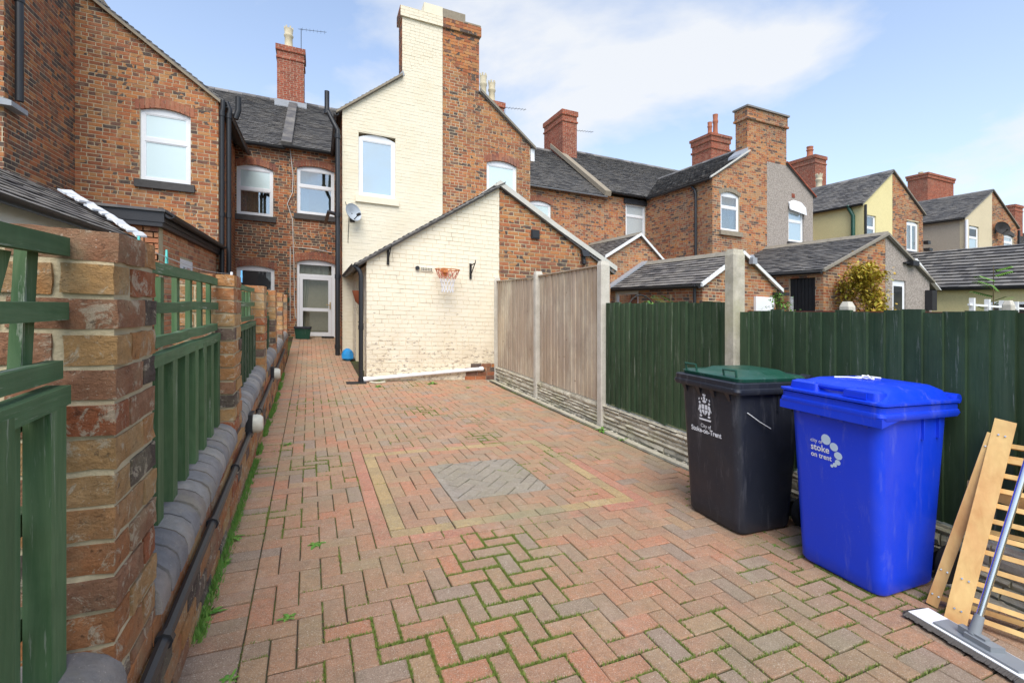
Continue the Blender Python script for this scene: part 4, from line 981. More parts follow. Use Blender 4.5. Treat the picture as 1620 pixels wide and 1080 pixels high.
m = MB(); m.prism([(1.88, WF-.02, 7.18), (2.06, WF-.02, 7.34), (2.02, WF-.02, 7.46), (1.9, WF-.02, 7.3)], (0, .5, 0)); m.o('flashing', M['lead'], h2)
def dish(parent, x, y, z, r, name, mat, lab, face=(-.35, -1, .25)):
    e = empty(name, (x, y, z-.2), lab, 'satellite dish'); f = Vector(face).normalized(); u = f.orthogonal().normalized(); v = f.cross(u); c = Vector((x, y-.22, z))
    m = MB(); rings = []
    for k in range(6): q = r*k/5+.002; rings.append([c + f*(.16*(k/5)**2*r/.4 - .05) + (u*math.cos(a)+v*math.sin(a))*q for a in [2*math.pi*i/20 for i in range(20)]])
    m.loft(rings + [[p - f*.012 for p in rings[-1]], [p - f*.012 for p in rings[0]]], False); m.o('reflector', M[mat], e, True)
    m = MB(); m.tube([(x, y, z-.1), (x, y-.1, z-.1), tuple(c - f*.05)], .02, 6); m.box(x-.06, x+.06, y-.02, y, z-.2, z); m.o('mount', M['iron'], e)
    m = MB(); t = c + f*r*1.05 + Vector((0, 0, -r*.55)); m.tube([tuple(c + Vector((0, 0, -r*.9))), tuple(t)], .012, 6); m.bar(t - f*.06, t + f*.04, .05, .05); m.o('arm', M['iron'], e)
dish(None, .78, WF, 3.62, .22, 'satellite_dish', 'dish', 'grey satellite dish on the cream wing wall', (.55, -.8, .25))
m = MB(); m.tube([(.62, WF-.015, 3.9), (.66, WF-.012, 3.75), (.7, WF-.02, 3.55), (.68, WF-.012, 2.9)], .007, 5); m.o('dish_cable', M['iron'], h2)
m = MB(); m.tube([(-.78, BW-.04, 6.0), (-.70, BW-.03, 5.2), (-.72, BW-.03, 4.7), (-.86, BW-.03, 4.35), (-.72, BW-.03, 3.9), (-.68, BW-.03, 2.6), (-.66, BW-.03, 1.3), (-.62, BW-.03, .9)], .012, 5); m.o('cable', M['cable'], h2)
m = MB(); m.tube([(-.78, BW-.03, .8), (-.78, BW-.03, 3.05), (-.2, BW-.03, 3.05), (.4, BW-.03, 2.98)], .012, 5); m.o('cable', M['cable'], h2)
c = stack(h2, -1.42, -.5, 19.6, 20.5, 8.7, 11.05, seed=55); pot(c, -1.05, 20.0, 11.05, .85, .17); aerial(c, -.6, 19.7, 10.9)
m = MB(); m.box(-1.5, -.4, 19.45, 19.62, 8.65, 8.95); m.o('flashing', M['lead'], h2)
# house with the bare brick half of the wing
h3 = empty('terraced_house', (6.5, 15, 0), 'bare brick house whose wing adjoins the cream one, with a white open sash', 'house', 'terraced houses')
XR = 5.62; w3 = [(4.30, 5.20, 3.9, 5.56)]
wing_half(h3, 1, XR, XC+.003, FW, 'brick_orange', WF, EZ, RZ, w3, 'mortar', 260, 56, label='bare brick gable end')
window(h3, FW, *w3[0], pane='glass_frost', rise=.10, fw=.07); wing_roof(h3, 1, XR, XC, WF, EZ, RZ, 'slate', 57, chim=1.03)
verge(h3, FW, [(4.1, RZ-.777*1.04+.08), (XR+.14, EZ-.05)], .07, .03, 'coping_stone', .10)
wall(h3, rightF(XR), 'h3s', WF+.004, BW, -.2, EZ, 'brick_orange', (), (), 'mortar', ins=.2, seed=58)
c = wing_chimney(h3, XC+.003, 4.08, 'brick_orange', 59, 6.9, 8.84, 9.10, 'mortar', right=True, cc=[(-.777, -1, -.777*XR-EZ)])
m = MB(); m.box(XC+.003, 3.68, WF-.03, WF+.5, 9.1, 9.34); m.o('chimney_top', M['stone'], c); m = MB(); m.box(3.68, 4.12, WF-.05, WF+.55, 9.1, 9.14); m.o('chimney_cap', M['stone'], c)
m = MB(); m.box(XR+.02, XR+.14, WF+.0, WF+.2, EZ-.45, EZ-.1); m.o('hopper', M['upvc'], h3)
XP = 10.46; wb3 = [(7.15, 8.1, 4.4, 5.52)]
wall(h3, FB, 'h3b', XR-.2, XP-.003, -.2, 6.08, 'brick_far', (), wb3, 'mortar_dark', nobj=0, seed=60)
window(h3, FB, *wb3[0], pane='glass_frost', rise=.10); main_roof(h3, XC, XP, .02, 'slate', 61); gutter(h3, (XR+.1, BW-.22, 6.0), (XP-.02, BW-.22, 6.0), .055, 'lead')
m = MB(); m.prism([(XP-.14, BW-.25, 6.02), (XP-.14, 20.1, 9.3), (XP-.14, 20.1, 9.5), (XP-.14, BW-.3, 6.2)], (.28, 0, 0)); m.o('party_coping', M['stone'], h3)
c = stack(h3, 6.0, 7.1, 18.0, 18.9, 7.6, 9.95, seed=62); pot(c, 6.3, 18.3, 9.95, 1.05, .16); pot(c, 6.75, 18.5, 9.95, .95, .16); aerial(c, 7.3, 18.4, 9.0)
# next house: window under a dark lintel, brick half of the second wing
h4 = empty('terraced_house', (12.5, 15, 0), 'brick house with tall wing chimney and net curtained window under a dark lintel', 'house', 'terraced houses')
G2, G2L, G2R = 15.12, 12.5, 17.6
wb4 = [(11.48, 12.46, 4.1, 5.9)]
wall(h4, FB, 'h4b', XP+.003, G2L+.01, -.2, 6.1, 'brick_far', (), wb4, 'mortar_dark', nobj=0, seed=63)
window(h4, FB, *wb4[0], pane='net_curtain', rise=0, arch=None, transom=.74); m = MB(); m.box(11.38, 12.5, BW-.05, BW+.02, 5.9, 6.1); m.o('lintel', M['dark_paint'], h4)
main_roof(h4, XP, G2, .22, 'slate', 64); gutter(h4, (XP, BW-.22, 6.2), (G2L, BW-.22, 6.2), .055)
w4 = [(12.88, 13.76, 4.46, 5.84)]
wing_half(h4, -1, G2L, G2-.003, FW, 'brick_far', WF, 6.27, 7.95, w4, 'mortar', 100, 65); window(h4, FW, *w4[0], pane='glass_clear', rise=.11, transom=.66, sill='stone', arch='stone', archh=.14, sillw=.1)
wall(h4, leftF(G2L), 'h4s', WF+.004, BW, -.2, 6.2, 'brick_far', (), (), 'mortar_dark', ins=.2, nobj=0, seed=66); wing_roof(h4, -1, G2L, G2, WF, 6.27, 7.95, 'slate', 67, chim=1.0)
shell(h4, G2L+.21, G2R-.21, WF+.21, BW+.3, 6.1, 7.7, G2); verge(h4, FW, [(G2L-.14, 6.24), (14.2, 6.27+.641*1.7+.09)], .05, .02, 'verge', .09)
pipe(h4, [(G2L-.07, WF+.9, 6.15), (G2L-.06, WF+.75, 5.95), (G2L-.06, WF+.7, 5.8), (G2L-.06, WF+.7, 1)], .05); gutter(h4, (G2L-.13, WF-.05, 6.16), (G2L-.13, BW-.2, 6.16), .05)
c = stack(h4, 14.14, 16.14, WF+.003, WF+.5, 6.8, 8.98, 'brick_far', ((.0, .34, .03), (.34, .42, .06)), seed=68, mortar='mortar', clips=[(14.14, G2, 6.8, [(.641, -1, .641*G2L-6.27)]), (G2, 16.14, 7.2, [])]); m = MB(); m.box(14.06, 16.22, WF-.09, WF+.58, 8.98, 9.04); m.o('chimney_cap', M['slate'], c)
m = MB(); m.prism([(13.75, WF-.03, 7.05), (14.16, WF-.03, 7.28), (14.16, WF-.03, 7.55), (13.8, WF-.03, 7.25)], (0, .55, 0)); m.o('flashing', M['lead'], h4)
c = stack(h4, 10.4, 11.15, 19.0, 20.9, 8.3, 10.75, seed=69, bands=((.0, .22, .05), (.45, .53, .04))); m = MB(); m.box(10.5, 11.05, 19.1, 20.8, 10.75, 10.82); m.o('chimney_cap', M['stone'], c); aerial(c, 11.4, 19.6, 9.2)
# roughcast half of the second wing
h5 = empty('terraced_house', (17, 15, 0), 'house with grey roughcast wing and a white top hung window standing open', 'house', 'terraced houses')
w5 = [(16.25, 17.08, 4.38, 5.75)]
w = slab(FW, G2+.003, G2R, -.2, 8.0, [(.677, 1, 6.27+.677*G2R), (0, 1, 7.2)], w5).o('wall', M['render_grey'], h5); window(h5, FW, *w5[0], pane='glass_sky', rise=.2, arch=None, transom=.68, sillw=.1)
m = MB(); m.prism([(16.22, WF-.05, 5.62), (17.1, WF-.05, 5.5), (17.1, WF-.02, 5.78), (16.9, WF-.02, 5.92), (16.5, WF-.02, 5.96), (16.22, WF-.02, 5.85)], (0, -.06, -.06)); m.o('open_sash', M['upvc'], h5); m = MB(); m.box(16.42, 16.58, WF-.012, WF, 6.05, 6.2); m.o('air_brick', M['brick_red'], h5)
wing_roof(h5, 1, G2R, G2, WF, 6.27, 7.95, 'slate', 70, chim=1.0); verge(h5, FW, [(16.1, 6.27+.677*1.5+.05), (G2R+.1, 6.24)], .05, .03, 'brick_red', .09); main_roof(h5, G2, 18.9, .22, 'slate', 71)
c = stack(h5, 19.4, 20.7, 19.0, 20.4, 8.6, 11.3, seed=72, bands=((.0, .14, .10), (.14, .4, .05), (.7, .8, .05))); pot(c, 19.7, 19.4, 11.3, .75, .13, 'clay_red', False); pot(c, 20.1, 19.4, 11.3, 1.25, .15, 'clay_red', False)
# yellow and brick pair
h6 = empty('terraced_house', (20.5, 15, 0), 'house with pale yellow rendered wing and dark green downpipe', 'house', 'terraced houses')
G3, G3L, G3R = 22.6, 20.65, 24.8; w6 = [(20.75, 21.48, 4.9, 5.92)]
slab(FW, G3L, G3-.003, -.2, 8.1, [(-.795, 1, 6.4-.795*G3L)], w6).o('wall', M['render_yellow'], h6); slab(leftF(G3L), WF+.203, BW, -.2, 6.35).o('wall', M['render_yellow'], h6)
window(h6, FW, *w6[0], pane='glass_clear', rise=0, arch=None, transom=.5, sillw=.04); wing_roof(h6, -1, G3L, G3, WF, 6.4, 7.95, 'slate', 73, yb=20); main_roof(h6, 18.9, G3, .3, 'slate', 74)
wall(h6, FB, 'h6b', G2R-.2, G3L, -.2, 6.2, 'brick_far', (), (), 'mortar_dark', seed=75)
pipe(h6, [(G3L-.1, WF+.55, 6.35), (G3L-.08, WF+.45, 6.1), (G3L-.08, WF+.35, 5.9), (G3L-.08, WF+.35, 1)], .075, 'plastic_green'); pipe(h6, [(G3L+.05, WF-.06, 6.3), (G3L+.05, WF-.06, 1)], .045); gutter(h6, (G3L-.13, WF-.05, 6.3), (G3L-.13, BW, 6.3), .05); shell(h6, G3L+.21, G3R-.21, WF+.21, BW+.3, 6.1, 7.6, G3)
c = stack(h6, 27.6, 28.6, 19.0, 21.0, 8.6, 11.5, seed=76); pot(c, 28.0, 19.6, 11.5, .7, .2, 'clay_red', False)
h7 = empty('terraced_house', (24, 15, 0), 'bare brick half of the wing right of the pale yellow one', 'house', 'terraced houses')
w7 = [(23.6, 24.48, 4.66, 5.98)]
wing_half(h7, 1, G3R, G3+.003, FW, 'brick_far', WF, 6.4, 7.95, w7, 'mortar', 0, 77); window(h7, FW, *w7[0], pane='glass_clear', rise=.1, arch=None, mullion=(.5,), fw=.09); wing_roof(h7, 1, G3R, G3, WF, 6.4, 7.95, 'slate', 78, yb=20); verge(h7, FW, [(G3, 8.0), (G3R+.1, 6.4)], .06, .03, 'coping_stone', .09); main_roof(h7, G3, 26.6, .35, 'slate', 79)
pot(h7, 22.8, 15.5, 7.9, .75, .16, 'clay_pot')
m = MB(); m.box(G3R, G3R+.2, WF-.2, WF-.02, 5.05, 5.2); m.box(G3R, G3R+.25, WF-.25, WF-.02, 4.75, 4.87); m.o('flood_lamp', M['black_pvc'], h7)
h8 = empty('terraced_house', (28.5, 15, 0), 'house with tan side wall and cream rendered wing with brown window', 'house', 'terraced houses')
G4, G4L, G4R = 30.6, 28.2, 33.0; w8 = [(28.55, 29.4, 5.0, 6.3)]
slab(FW, G4L, G4-.003, -.2, 8.3, [(-.642, 1, 6.66-.642*G4L)], w8).o('wall', M['render_cream'], h8); slab(leftF(G4L), WF+.203, BW, -.2, 6.6).o('wall', M['render_tan'], h8); window(h8, FW, *w8[0], pane='glass_dark', lower_pane='glass_sky', rise=.06, arch=None, transom=.6, sillw=.04)
wing_roof(h8, -1, G4L, G4, WF, 6.66, 8.2, 'slate', 80, yb=20); main_roof(h8, 26.6, G4, .5, 'slate', 81); pipe(h8, [(G4L-.02, WF-.06, 6.5), (G4L-.02, WF-.06, 1)], .06, 'upvc'); shell(h8, G4L+.21, G4R-.21, WF+.21, BW+.3, 6.4, 7.9, G4); gutter(h8, (G4L-.13, WF-.05, 6.55), (G4L-.13, BW, 6.55), .05)
wall(h8, FB, 'h8b', G3R-.2, G4L, -.2, 6.4, 'brick_far', (), (), 'mortar_dark', seed=82)
h9 = empty('terraced_house', (32, 15, 0), 'bare brick wing half with a satellite dish beside it, far right', 'house', 'terraced houses')
w9 = [(31.7, 32.65, 5.1, 6.2)]
wing_half(h9, 1, G4R, G4+.003, FW, 'brick_far', WF, 6.66, 8.2, w9, 'mortar', 0, 83); window(h9, FW, *w9[0], pane='glass_sky', rise=.08, arch='sill', transom=.7, fw=.08); wing_roof(h9, 1, G4R, G4, WF, 6.66, 8.2, 'slate', 84, yb=20); verge(h9, FW, [(G4, 8.25), (G4R+.1, 6.66)], .06, .03, 'coping_stone', .09); main_roof(h9, G4, 34.2, .6, 'slate', 85)
dish(None, 30.9, WF, 6.35, .33, 'satellite_dish', 'iron', 'dark satellite dish on the far right brick wing', (-.5, -.9, .2)); pipe(h9, [(G4R+.06, WF-.05, 6.5), (G4R+.06, WF-.05, 1)], .05)
c = stack(h9, 39.2, 42.4, 19.0, 20.2, 8.8, 12.15, seed=86, bands=((.0, .14, .10), (.14, .34, .06))); 
for i in range(4): pot(c, 39.6+i*.8, 19.6, 12.15, .22, .16, 'clay_pot', False)
h10 = empty('terraced_house', (38, 15, 0), 'last brick house at the right edge under a grey slate roof', 'house', 'terraced houses')
wall(h10, FB, 'h10', G4R-.2, 54, -.2, 6.7, 'brick_brown', (), (), 'mortar_dark', seed=87); main_roof(h10, 34.2, 54, .7, 'slate', 88); pipe(h10, [(34.0, BW-.1, 8.6), (34.0, BW-.1, 1)], .05, 'lead')
c = stack(h10, 50, 51.2, 18.6, 20, 8.8, 11.2, seed=89)
#@@@
# ---------------------------------------------------------------- neighbours' outhouses and the left extension
def gable_shed(h, x0, x1, xc, y0, y1, ez, rz, mat, vmat='verge', holesF=(), tile='slate_worn', seed=1, right_mat=None, left_mat=None, holesL=(), vw=.09, nobj=0, gut=True):
    F = frontF(y0); ml = (rz-ez)/(xc-x0); mr = (rz-ez)/(x1-xc); cl = (-ml, 1, ez-ml*x0); cr = (mr, 1, ez+mr*x1)
    if right_mat:
        wall(h, F, 's%d' % seed, x0, xc-.002, -.2, rz, mat, [cl], holesF, 'mortar', seed=seed, nobj=nobj); slab(F, xc+.002, x1, -.2, rz, [cr], holesF, n=.01).o('wall', M[right_mat], h)
    else: wall(h, F, 's%d' % seed, x0, x1, -.2, rz, mat, [cl, cr], holesF, 'mortar', seed=seed, nobj=nobj)
    if left_mat and left_mat.startswith('brick'): wall(h, leftF(x0), 'sl%d' % seed, y0+.004, y1, -.2, ez, left_mat, (), holesL, 'mortar_dark', seed=seed+1, ins=.2)
    elif left_mat: slab(leftF(x0), y0+.203, y1, -.2, ez, (), holesL).o('wall', M[left_mat], h)
    m = MB(); m.prism([(x0+.25, y0+.25, -.2), (x1-.02, y0+.25, -.2), (x1-.02, y0+.25, ez-.15), (xc, y0+.25, rz-.2), (x0+.25, y0+.25, ez-.15)], (0, y1-y0-.3, 0)); m.o('house_shell', M['mortar_dark'], h)
    ov = .1; L = y1-y0+.08
    tiles(h, (x0-ov, y0-.08, ez-ml*ov+.03), (0, 1, 0), (1, 0, ml), L, (xc-x0+ov)*math.hypot(1, ml), tile, .3, .15, seed=seed+2)
    tiles(h, (x1+ov, y0-.08, ez-mr*ov+.03), (0, 1, 0), (-1, 0, mr), L, (x1+ov-xc)*math.hypot(1, mr), tile, .3, .15, seed=seed+3)
    b = MB(); i = 0
    while i*.42 < L: b.prism([(xc-.13, y0-.08+i*.42, rz-.01), (xc, y0-.08+i*.42, rz+.12), (xc+.13, y0-.08+i*.42, rz-.01)], (0, min(.41, L-i*.42), 0)); i += 1
    b.o('ridge_tiles', M['coping_stone'], h)
    if vmat: verge(h, F, [(x0-ov, ez-ml*ov+.06), (xc, rz+.08), (x1+ov, ez-mr*ov+.06)], vw, .02, vmat, .11)
    if gut: gutter(h, (x0-ov-.04, y0-.05, ez-ml*ov-.02), (x0-ov-.04, y1, ez-ml*ov-.02), .05)
o2 = empty('outhouse', (9.6, 14, 0), 'taller gabled brick outhouse with white verges against the back of the terrace', 'outhouse', 'outhouses behind the fence')
gable_shed(o2, 8.5, 10.75, 9.8, 12.65, 15.65, 3.25, 4.03, 'brick_far', 'white_paint', seed=101, left_mat='brick_far')
o3 = empty('outhouse', (9.9, 10.5, 0), 'slate roofed outhouse behind the tall concrete post with white verges', 'outhouse', 'outhouses behind the fence')
hl = [(11.15, 12.3, 1.5, 2.10)]
gable_shed(o3, 8.6, 11.17, 9.88, 8.7, 12.6, 2.24, 3.04, 'brick_far', 'white_paint', seed=105, left_mat='brick_far', holesL=hl, nobj=120)
window(o3, leftF(8.6), *hl[0], pane='glass_dark', rise=0, arch=None, sillw=.03, fw=.09); pipe(o3, [(8.5, 8.85, 2.2), (8.5, 8.85, .5)], .04)
m = MB(); m.prism([(8.45, 12.35, 2.2), (8.45, 12.63, 2.2), (9.88, 12.63, 3.12), (9.88, 12.35, 3.12)], (0, 0, .06)); m.o('flashing', M['lead'], o3)
m = MB(); m.box(10.3, 10.95, 8.62, 8.69, .6, 2.0); m.o('door', M['upvc'], o3); m = MB(); m.box(10.98, 11.3, 8.45, 8.75, 2.06, 2.14); m.box(11.1, 11.16, 8.6, 8.7, 1.2, 2.06); m.o('canopy', M['dark_paint'], o3)
m = MB(); m.box(10.05, 10.2, 8.5, 8.62, 2.8, 2.96); m.prism([(10.05, 8.55, 2.96), (10.2, 8.55, 2.96), (10.125, 8.55, 3.04)], (0, .1, 0)); m.o('lamp_box', M['lead'], o3)
o4 = empty('outhouse', (15, 10, 0), 'outhouse with brick left half, roughcast right half and black side door', 'outhouse', 'outhouses behind the fence')
hd = [(8.52, 9.28, .5, 2.62)]; hF = [(15.36, 16.0, .6, 2.72)]
gable_shed(o4, 12.38, 17.2, 15.03, 8.3, 12.2, 2.80, 3.96, 'brick_far', 'coping_stone', hF, 'slate', 109, 'render_grey', 'brick_far', hd, .07, 120)
m = MB(); m.box(12.44, 12.5, 8.53, 9.27, .5, 2.6); d = m.o('door', M['door_black'], o4); q = MB()
for i in range(7): q.box(12.425, 12.44, 8.54+i*.104, 8.63+i*.104, .5, 2.58)
q.o('plank', M['door_black'], d); q = MB(); q.box(12.41, 12.425, 9.18, 9.26, 1.0, 2.1); q.o('worn_edge', M['white_paint'], d)
q = MB(); q.box(15.36, 16.0, 8.33, 8.4, .6, 2.72); d = q.o('door', M['upvc'], o4); q = MB(); q.box(15.48, 15.88, 8.318, 8.33, .9, 2.55); q.o('pane', M['glass_dark'], d)
m = MB(); m.box(16.05, 16.35, 8.12, 8.28, 3.18, 3.32); m.box(15.85, 16.05, 8.2, 8.28, 3.22, 3.27); m.o('flood_lamp', M['black_pvc'], o4); m = MB(); m.lathe((12.95, 8.2, 2.2), [(.03, 0), (.06, .05), (.06, .18), (.03, .22)], 8); m.o('wall_lamp', M['black_pvc'], o4)
m = MB(); m.box(16.95, 17.2, 8.1, 8.28, 1.9, 2.5); m.o('meter_box', M['dark_paint'], o4)
o5 = empty('outhouse', (22, 8, 0), 'long low outhouse at the right edge with ribbed dark roof and cream wall', 'outhouse', 'outhouses behind the fence')
slab(leftF(20.5), 3.5, 12.2, -.2, 2.75).o('wall', M['render_yellow'], o5); tiles(o5, (20.35, 3.4, 2.78), (0, 1, 0), (1.5, 0, 1.2), 8.8, math.hypot(1.95, 1.56), 'slate', .28, .2, seed=115, th=.03)
gutter(o5, (20.3, 3.4, 2.75), (20.3, 12.2, 2.75), .06); m = MB(); m.box(20.42, 20.49, 7.2, 8.2, 1.4, 2.3); d = m.o('window', M['upvc'], o5); q = MB(); q.box(20.41, 20.42, 7.28, 8.12, 1.48, 2.22); q.o('pane', M['glass_dark'], d); m = MB(); m.box(20.75, 24, 3.5, 12.1, -.2, 2.7); m.o('house_shell', M['mortar_dark'], o5)
o6 = empty('outhouse', (19, 10, 0), 'small tiled outhouse roof tucked behind the roughcast gable', 'outhouse', 'outhouses behind the fence')
tiles(o6, (18.9, 8.9, 2.7), (0, 1, 0), (-1.4, 0, .9), 3, 1.7, 'slate', .28, .18, seed=116); m = MB(); m.box(17.5, 18.8, 9.0, 12, -.2, 2.6); m.o('wall', M['render_grey'], o6); m = MB(); m.prism([(18.9, 8.8, 2.62), (18.95, 8.8, 2.62), (17.6, 8.8, 3.55), (17.55, 8.8, 3.5)], (0, .12, 0)); m.o('verge', M['white_paint'], o6)
# left neighbour: kitchen extension with flat roof, small outhouse in front of it
ex = empty('kitchen_extension', (-3.2, 10, 0), 'flat roofed orange brick extension with deep black fascia behind the garden wall', 'extension')
hx = [(9.05, 9.85, .2, 2.02)]
wall(ex, rightF(-2.07), 'ex', 7.95, LF-.02, -.2, 2.40, 'brick_ext', (), hx, 'mortar_pale', nobj=120, seed=120); wall(ex, frontF(7.95), 'exf', -4.3, -2.064, -.2, 2.40, 'brick_ext', (), (), 'mortar_pale', seed=121)
m = MB(); m.box(-4.4, -1.97, 7.83, LF-.02, 2.42, 2.56); m.box(-4.4, -1.99, 7.84, LF-.02, 2.36, 2.42); m.box(-4.4, -2.30, 7.98, LF, -.1, 2.36); m.o('fascia', M['dark_paint'], ex); m = MB(); m.box(-4.45, -1.95, 7.80, LF-.02, 2.565, 2.60); m.box(-4.4, -2.2, LF-.3, LF-.02, 2.6, 2.72); m.o('flat_roof', M['lead_dark'] if 'lead_dark' in M else M['slate'], ex)
gutter(ex, (-1.91, 7.85, 2.54), (-1.91, LF-.1, 2.54), .06)
m = MB(); m.box(-2.11, -2.06, 9.05, 9.85, .2, 2.02); m.o('door', M['upvc'], ex); m = MB(); m.box(-2.055, -2.05, 9.2, 9.7, 1.1, 1.9); m.o('pane', M['glass_sky'], ex)
ol = empty('outhouse', (-2.9, 5.5, 0), 'low outhouse with ribbed grey roof and black gutter behind the nearest pillar', 'outhouse')
tiles(ol, (-2.13, 1.5, 2.09), (0, 1, 0), (-.78, 0, .5), 6.1, math.hypot(.78, .5), 'slate_worn', .26, .10, seed=123, th=.008); tiles(ol, (-3.69, 1.5, 2.09), (0, 1, 0), (.78, 0, .5), 6.1, math.hypot(.78, .5), 'slate_worn', .26, .085, seed=124, th=.02)
slab(rightF(-2.25), 1.6, 7.55, -.2, 2.06).o('wall', M['white_paint'], ol); m = MB(); m.prism([(-3.5, 7.35, -.2), (-2.27, 7.35, -.2), (-2.27, 7.35, 2.0), (-2.9, 7.35, 2.45), (-3.5, 7.35, 2.0)], (0, .2, 0)); m.box(-3.5, -2.46, 1.6, 7.4, -.2, 1.98); m.o('house_shell', M['brick_ext'], ol)
gutter(ol, (-2.09, 1.5, 2.07), (-2.09, 7.6, 2.07), .055); m = MB()
rr = random.Random(8); pts = [( -2.1-.78*i/18, 2.10+.5*i/18+rr.uniform(-.012, .012)) for i in range(19)]
for i in range(18):
    w = rr.uniform(.12, .42); m.prism([(pts[i][0], 7.6, pts[i][1]+.075), (pts[i][0], 7.6-w, pts[i][1]+.03), (pts[i+1][0], 7.6-w*rr.uniform(.8, 1.2), pts[i+1][1]+.03), (pts[i+1][0], 7.6, pts[i+1][1]+.075)], (0, 0, .022))
m.o('flashing', M['white_flash'], ol)
# washing line with pegs
e = empty('washing_line', (-.62, 4, 1.7), 'thin washing line strung above the garden wall', 'washing line')
A0, A1 = Vector((-1.05, 3.2, 1.73)), Vector((-1.32, 8.6, 1.80)); m = MB(); m.tube([A0 + (A1-A0)*i/10 - Vector((0, 0, .06*math.sin(math.pi*i/10))) for i in range(11)], .004, 4); m.o('line', M['cable'], e)
m = MB(); m.tube([(-1.32, 8.6, 1.3), (-1.28, 8.65, 1.83)], .02, 6); m.o('prop', M['upvc'], e)
def peg(p, mat, lab):
    m = MB(); x, y, z = p
    m.prism([(x-.006, y-.022, z-.05), (x+.006, y-.022, z-.05), (x+.006, y-.004, z+.06), (x-.006, y-.004, z+.06)], (0, .012, 0)); m.prism([(x-.006, y+.012, z-.05), (x+.006, y+.012, z-.05), (x+.006, y-.002, z+.06), (x-.006, y-.002, z+.06)], (0, .012, 0)); m.box(x-.008, x+.008, y-.012, y+.012, z-.01, z+.01)
    return m.o('clothes_peg', M[mat], None, False, lab, 'clothes peg', 'pegs on the washing line')
def onl(f): return A0 + (A1-A0)*f - Vector((0, 0, .06*math.sin(math.pi*f)))
peg(onl(.10), 'peg_teal', 'teal clothes peg left on the line, above the second panel'); peg(onl(.24), 'peg_teal', 'teal clothes peg on the line nearer the black downpipes'); peg((XW(4.9)-.12, 4.9, 1.60), 'peg_blue', 'pale blue clothes peg clipped above the narrow green panel')
# ---------------------------------------------------------------- wheelie bins
def rring(cx, cy, hx, hy, r, z, n=5):
    out = []
    for sx, sy, a0 in ((1, 1, 0), (-1, 1, 90), (-1, -1, 180), (1, -1, 270)):
        for i in range(n+1):
            a = R(a0 + 90*i/n); out.append((cx+sx*(hx-r)+math.cos(a)*r, cy+sy*(hy-r)+math.sin(a)*r, z))
    return out
FONT = {}
def text_geo(txt, bold=0.0):
    c = bpy.data.curves.new('t', 'FONT'); c.body = txt; c.size = 1; c.offset = bold; c.resolution_u = 3; o = bpy.data.objects.new('t', c); COL.link(o)
    dg = bpy.context.evaluated_depsgraph_get(); me = bpy.data.meshes.new_from_object(o.evaluated_get(dg)); v = [tuple(p.co) for p in me.vertices]; f = [tuple(p.vertices) for p in me.polygons]
    bpy.data.objects.remove(o); bpy.data.curves.remove(c); bpy.data.meshes.remove(me); return v, f
